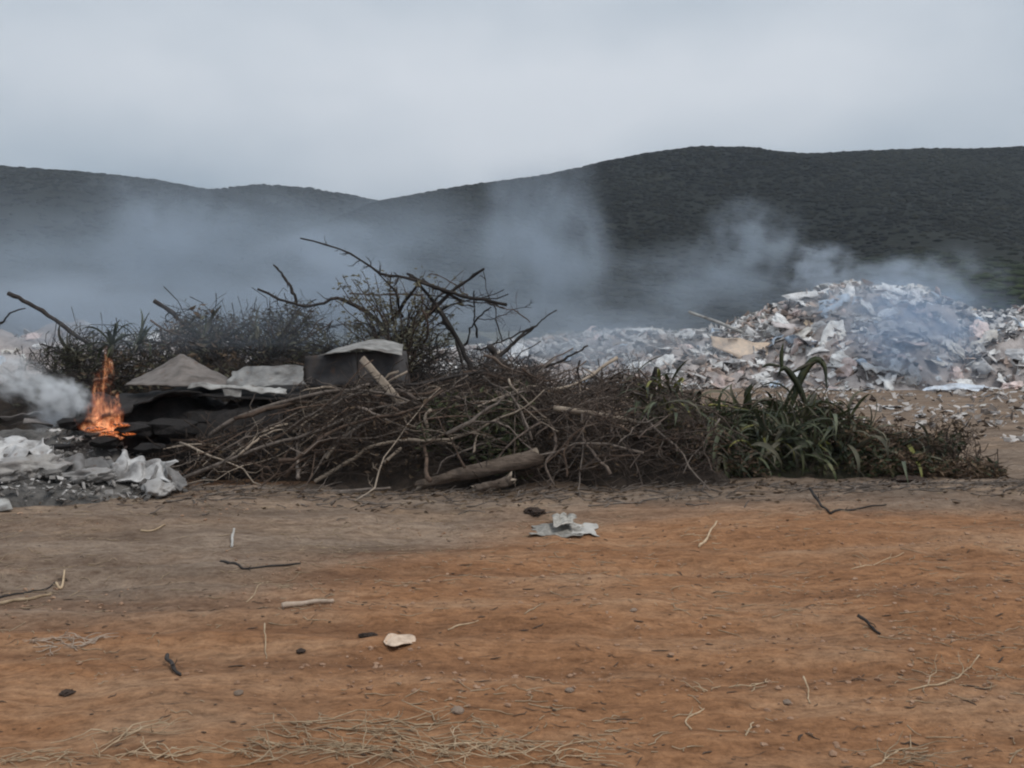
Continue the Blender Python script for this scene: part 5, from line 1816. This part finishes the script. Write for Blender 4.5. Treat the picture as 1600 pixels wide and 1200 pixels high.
def wisp(px0, px1, py0, py1, n, L, label, mat='straw', rise=.05):
    """a wisp of dry grass stalks lying together"""
    mb = MB()
    c0 = G((px0 + px1) / 2, (py0 + py1) / 2)
    for _ in range(n):
        g = G(px0 + (px1 - px0) * RNG.random(), py0 + (py1 - py0) * RNG.random())
        l_ = L * (.4 + .8 * RNG.random())
        a = RNG.normal() * .55 + (math.pi if RNG.random() < .5 else 0)
        s = np.linspace(0, 1, 7)
        p = g + np.stack([math.cos(a) * l_ * s, math.sin(a) * l_ * s, 0 * s], 1)
        p = jitter_path(p, l_ * .12, 2.2 / l_)
        rz = rise * RNG.random()
        p[:, 2] = ground_z(p[:, 0], p[:, 1]) + .004 + rz * s * (1.5 - s)
        mb.tube(p - c0, np.linspace(.0026, .0012, 7) * (.7 + .7 * RNG.random()), 4, cap=False)
        if RNG.random() < .35:
            grow_twigs(mb, p - c0, .003, .002, 2, l_ * .35, 1, .8, 3)
    tag(obj('straw_wisp', mb.mesh('straw_wisp'), MT[mat], None, tuple(c0)), label, 'straw', None, 'stuff')


wisp(450, 690, 1125, 1190, 60, .34, 'thick wisp of dry straw at the bottom, left of centre')
wisp(640, 800, 1165, 1195, 26, .26, 'thin wisp of straw at the bottom centre')
wisp(370, 440, 1160, 1200, 20, .20, 'small tuft of straw at the bottom below the wisp', rise=.10)
wisp(145, 280, 1140, 1200, 26, .24, 'loose wisp of straw at the bottom left', rise=.08)
wisp(0, 90, 1180, 1210, 16, .2, 'sparse straw at the bottom left corner')
wisp(800, 930, 1172, 1200, 18, .22, 'sparse straw at the bottom right of centre')
wisp(1380, 1470, 1172, 1200, 12, .2, 'sparse straw at the bottom edge, right')
wisp(70, 150, 996, 1012, 34, .13, 'whitish shredded husk fibres on the lower left soil', 'husk', .03)
wisp(1080, 1180, 1068, 1085, 10, .14, 'few faint straws on the lower right of centre')
wisp(1070, 1130, 835, 860, 8, .18, 'few straws round the pale slanting stick')

# ------------------------------------------------------------------ fire
SPH = S3


def flame_body(px, py0, py1, D, wpx, lean, seed, label):
    """one closed body of burning gas, wide low down and torn into tongues by noise"""
    b0, b1 = P(px, py0, D), P(px, py1, D)
    H = b1[2] - b0[2]
    R = wpx / F * D / 2
    root_c = (b0 + b1) / 2
    V, Fc = SPH
    V = V.copy()
    o = obj('flame', mesh_np('flame', V, [Fc]), None, None, tuple(root_c))
    o.scale = (R, R * .7, H / 2)
    m = bpy.data.materials.new('burning_gas')
    m.use_nodes = True
    t = m.node_tree
    t.nodes.clear()
    out = t.nodes.new('ShaderNodeOutputMaterial')
    em = t.nodes.new('ShaderNodeEmission')
    oc = coords(t, 'Object')
    sp = N(t, 'ShaderNodeSeparateXYZ')
    wn = t.nodes.new('ShaderNodeTexNoise')
    wn.inputs['Scale'].default_value = 1.5
    wn.inputs['Detail'].default_value = 3
    t.links.new(coords(t, 'Object', (2.0, 2.0, 1.0), seed), wn.inputs['Vector'])
    s1 = N(t, 'ShaderNodeVectorMath', operation='SUBTRACT')
    s1.inputs[1].default_value = (.5, .5, .5)
    t.links.new(wn.outputs['Color'], s1.inputs[0])
    s2 = N(t, 'ShaderNodeVectorMath', operation='MULTIPLY')
    s2.inputs[1].default_value = (1.9, 1.4, .7)
    t.links.new(s1.outputs[0], s2.inputs[0])
    ad = N(t, 'ShaderNodeVectorMath', operation='ADD')
    t.links.new(oc, ad.inputs[0])
    t.links.new(s2.outputs[0], ad.inputs[1])
    t.links.new(ad.outputs[0], sp.inputs[0])
    # radius allowed at this height
    zz = N(t, 'ShaderNodeMapRange')
    zz.inputs['From Min'].default_value = -1
    zz.inputs['From Max'].default_value = 1
    zz.inputs['To Min'].default_value = 0.72
    zz.inputs['To Max'].default_value = 0.05
    t.links.new(sp.outputs['Z'], zz.inputs['Value'])
    fl = N(t, 'ShaderNodeVectorMath', operation='MULTIPLY')
    fl.inputs[1].default_value = (1, 1, 0)
    t.links.new(ad.outputs[0], fl.inputs[0])
    ln = N(t, 'ShaderNodeVectorMath', operation='LENGTH')
    t.links.new(fl.outputs[0], ln.inputs[0])
    dv = N(t, 'ShaderNodeMath', operation='DIVIDE')
    t.links.new(ln.outputs['Value'], dv.inputs[0])
    t.links.new(zz.outputs[0], dv.inputs[1])
    core = N(t, 'ShaderNodeMapRange', interpolation_type='SMOOTHSTEP')
    core.inputs['From Min'].default_value = 1.0
    core.inputs['From Max'].default_value = 0.2
    t.links.new(dv.outputs[0], core.inputs['Value'])
    n2 = noise(t, coords(t, 'Object', (2.0, 2.0, 1.3), seed), 3.0, 5, .65)
    r2 = N(t, 'ShaderNodeMapRange', interpolation_type='SMOOTHSTEP')
    r2.inputs['From Min'].default_value = .45
    r2.inputs['From Max'].default_value = .60
    t.links.new(n2, r2.inputs['Value'])
    mu = N(t, 'ShaderNodeMath', operation='MULTIPLY')
    t.links.new(core.outputs[0], mu.inputs[0])
    t.links.new(r2.outputs[0], mu.inputs[1])
    st = N(t, 'ShaderNodeMath', operation='MULTIPLY')
    st.inputs[1].default_value = 14 * (0.16 / R)
    t.links.new(mu.outputs[0], st.inputs[0])
    t.links.new(st.outputs[0], em.inputs['Strength'])
    t.links.new(ramp(t, mu.outputs[0], [(0.0, (1, .21, .08)), (.5, (1, .32, .13)), (1.0, (1, .56, .28))]), em.inputs['Color'])
    t.links.new(em.outputs[0], out.inputs['Volume'])
    o.data.materials.append(m)
    tag(o, label, 'flame')


flame_body(164, 690, 540, 9.85, 92, 0, (1.2, 0, .4), 'tall orange flame rising from the burning board on the left')
flame_body(183, 688, 610, 9.7, 52, 0, (4.2, 2, 1.4), 'small bright yellow flame low at the right foot of the tall flame')
flame_body(150, 676, 625, 9.7, 90, 0, (7.2, 5, 3.4), 'low dull flame licking left along the burning board')

m, t, bs, out = M_new('ember')
f = noise(t, coords(t, 'Object'), 3.5, 4, .6)
t.links.new(ramp(t, f, [(.4, (.02, .015, .012)), (.7, (.1, .05, .03))]), bs.inputs['Base Color'])
bs.inputs['Emission Color'].default_value = (1, .24, .05, 1)
t.links.new(ramp(t, f, [(.48, (0, 0, 0)), (.66, (1.1, 1.1, 1.1))]), bs.inputs['Emission Strength'])
EM = [bag_mesh(120 + s_ * 2.7, S2, .6, .4) for s_ in range(3)]
for m_ in EM:
    m_.materials.append(m)
for q, (px, py, D, s_, lab) in enumerate([(190, 664, 9.62, .055, 'glowing ember at the right foot of the flame'), (172, 676, 9.6, .05, 'glowing ember under the middle of the flame'),
                                          (150, 670, 9.62, .06, 'glowing ember at the left foot of the flame'), (203, 678, 9.6, .04, 'small ember right of the flame among charred lumps')]):
    o = obj('ember', EM[q % 3], None, None, tuple(P(px, py, D)))
    o.scale = (s_ * 1.4, s_, s_ * .7)
    tag(o, lab, 'ember')

# ------------------------------------------------------------------ smoke
SK = (0.55, 0.635, 0.735)


def smoke(px, py, D, rx, ry, depth, dens, label, col=SK, tilt=0.0, seed=0.0, **kw):
    c0 = P(px, py, D)
    k_ = D / F
    V, Fc = S2
    o = obj('smoke', mesh_np('smoke', V.copy() * 1.25, [Fc]), m_vol('smoke', dens, col, (seed, seed * 1.7, seed * .3), **kw), None, tuple(c0))
    o.scale = (rx * k_, depth, ry * k_)
    o.rotation_euler = (0, tilt, 0)
    tag(o, label, 'smoke', None, 'stuff')


smoke(240, 430, 42, 560, 200, 8, .17, 'broad bluish smoke drifting in front of the left hill', seed=1.0, nscale=1.6, floor=.25)
smoke(270, 370, 36, 130, 150, 4, .22, 'pale smoke column rising against the left hill', tilt=.15, seed=2.9, nscale=1.2, inner=.35)
smoke(500, 430, 30, 170, 110, 3.5, .36, 'brightest bluish smoke cloud behind the crossed branches', seed=2.3, nscale=1.3, inner=.3)
smoke(60, 480, 28, 260, 110, 4, .26, 'bluish smoke low behind the far left rubbish mound', seed=3.1, nscale=1.4)
smoke(110, 500, 17.8, 280, 75, .9, 1.3, 'smoke veil in front of the far left rubbish mound', seed=13.1, nscale=1.5, floor=.4)
smoke(850, 400, 36, 140, 170, 4, .26, 'tall smoke plume with a sharp right edge before the right hill', tilt=-.25, seed=4.6, nscale=1.5, warp=.5, inner=.35, floor=.25)
smoke(650, 410, 41, 360, 160, 5, .15, 'wide smoke bank in the gap between the left smoke and the tall plume', seed=5.2, nscale=1.6, floor=.3)
smoke(420, 490, 33, 720, 90, 4, .3, 'low continuous smoke bank lying behind all the brush', seed=14.2, nscale=2.2, floor=.4)
smoke(1080, 460, 36, 250, 100, 4, .24, 'dim smoke rising behind the low middle mound', seed=6.4, nscale=1.4)
smoke(1175, 385, 36, 95, 95, 3, .24, 'faint smoke cloud rising over the left flank of the big mound', seed=7.7, inner=.4)
smoke(1285, 425, 31, 68, 52, 2.2, .62, 'small rounded smoke puff at the left shoulder of the big mound', (.58, .66, .76), seed=8.3, inner=.5)
smoke(1400, 440, 29.5, 90, 55, 2.2, .6, 'bluish smoke puff over the top of the big mound', seed=9.2, inner=.4)
smoke(1490, 450, 29.5, 90, 80, 2.2, .35, 'fading smoke over the right shoulder of the big mound', seed=9.9)
smoke(1440, 510, 22.2, 175, 100, .9, 1.5, 'thin blue smoke veil in front of the big mound', (.52, .66, .84), seed=10.4, nscale=1.5, floor=.35)
smoke(930, 535, 21.3, 330, 66, .9, 1.2, 'thin smoke veil over the low middle mound', seed=11.9, nscale=1.5, floor=.3)
smoke(1340, 470, 24.2, 150, 50, .9, .75, 'pale smoke seeping along the top of the big mound', (.6, .68, .78), tilt=-.05, seed=18.2, nscale=1.7, floor=.25)
smoke(330, 515, 12.4, 380, 60, .35, .42, 'faint smoke seeping through the rear brush', seed=19.4, nscale=1.8, floor=.3)
WS = (.93, .95, .97)
smoke(98, 622, 10.2, 56, 40, .24, 13, 'dense white smoke curling off the left side of the flame', WS, tilt=.5, seed=12.5, inner=.2, warp=.7, nscale=2.2, lo=.38, hi=.6)
smoke(28, 590, 10.4, 90, 42, .3, 7, 'white smoke trailing left from the fire to the edge', WS, tilt=.45, seed=15.5, inner=.1, warp=.6, nscale=2.2, lo=.42, hi=.6)
smoke(90, 655, 10.3, 60, 34, .25, 6, 'thin grey smoke creeping low over the ash beside the fire', (.8, .83, .87), seed=17.5, inner=.1, warp=.6, nscale=2.0)

# ------------------------------------------------------------------ thin bluish air
HV = np.array([(x, y, z) for x in (-2900, 2900) for y in (-55, 2900) for z in (-6, 220)], float)
HF = np.array([(0, 1, 3, 2), (4, 6, 7, 5), (0, 4, 5, 1), (2, 3, 7, 6), (0, 2, 6, 4), (1, 5, 7, 3)])
m = bpy.data.materials.new('air')
m.use_nodes = True
t = m.node_tree
t.nodes.clear()
out = t.nodes.new('ShaderNodeOutputMaterial')
pv = t.nodes.new('ShaderNodeVolumePrincipled')
pv.inputs['Color'].default_value = (0.72, 0.82, 0.95, 1)
pv.inputs['Density'].default_value = 0.00028
t.links.new(pv.outputs[0], out.inputs['Volume'])
tag(obj('haze', mesh_np('haze', HV, [HF], False), m), 'thin bluish haze in the air before the hills', 'haze', None, 'stuff')
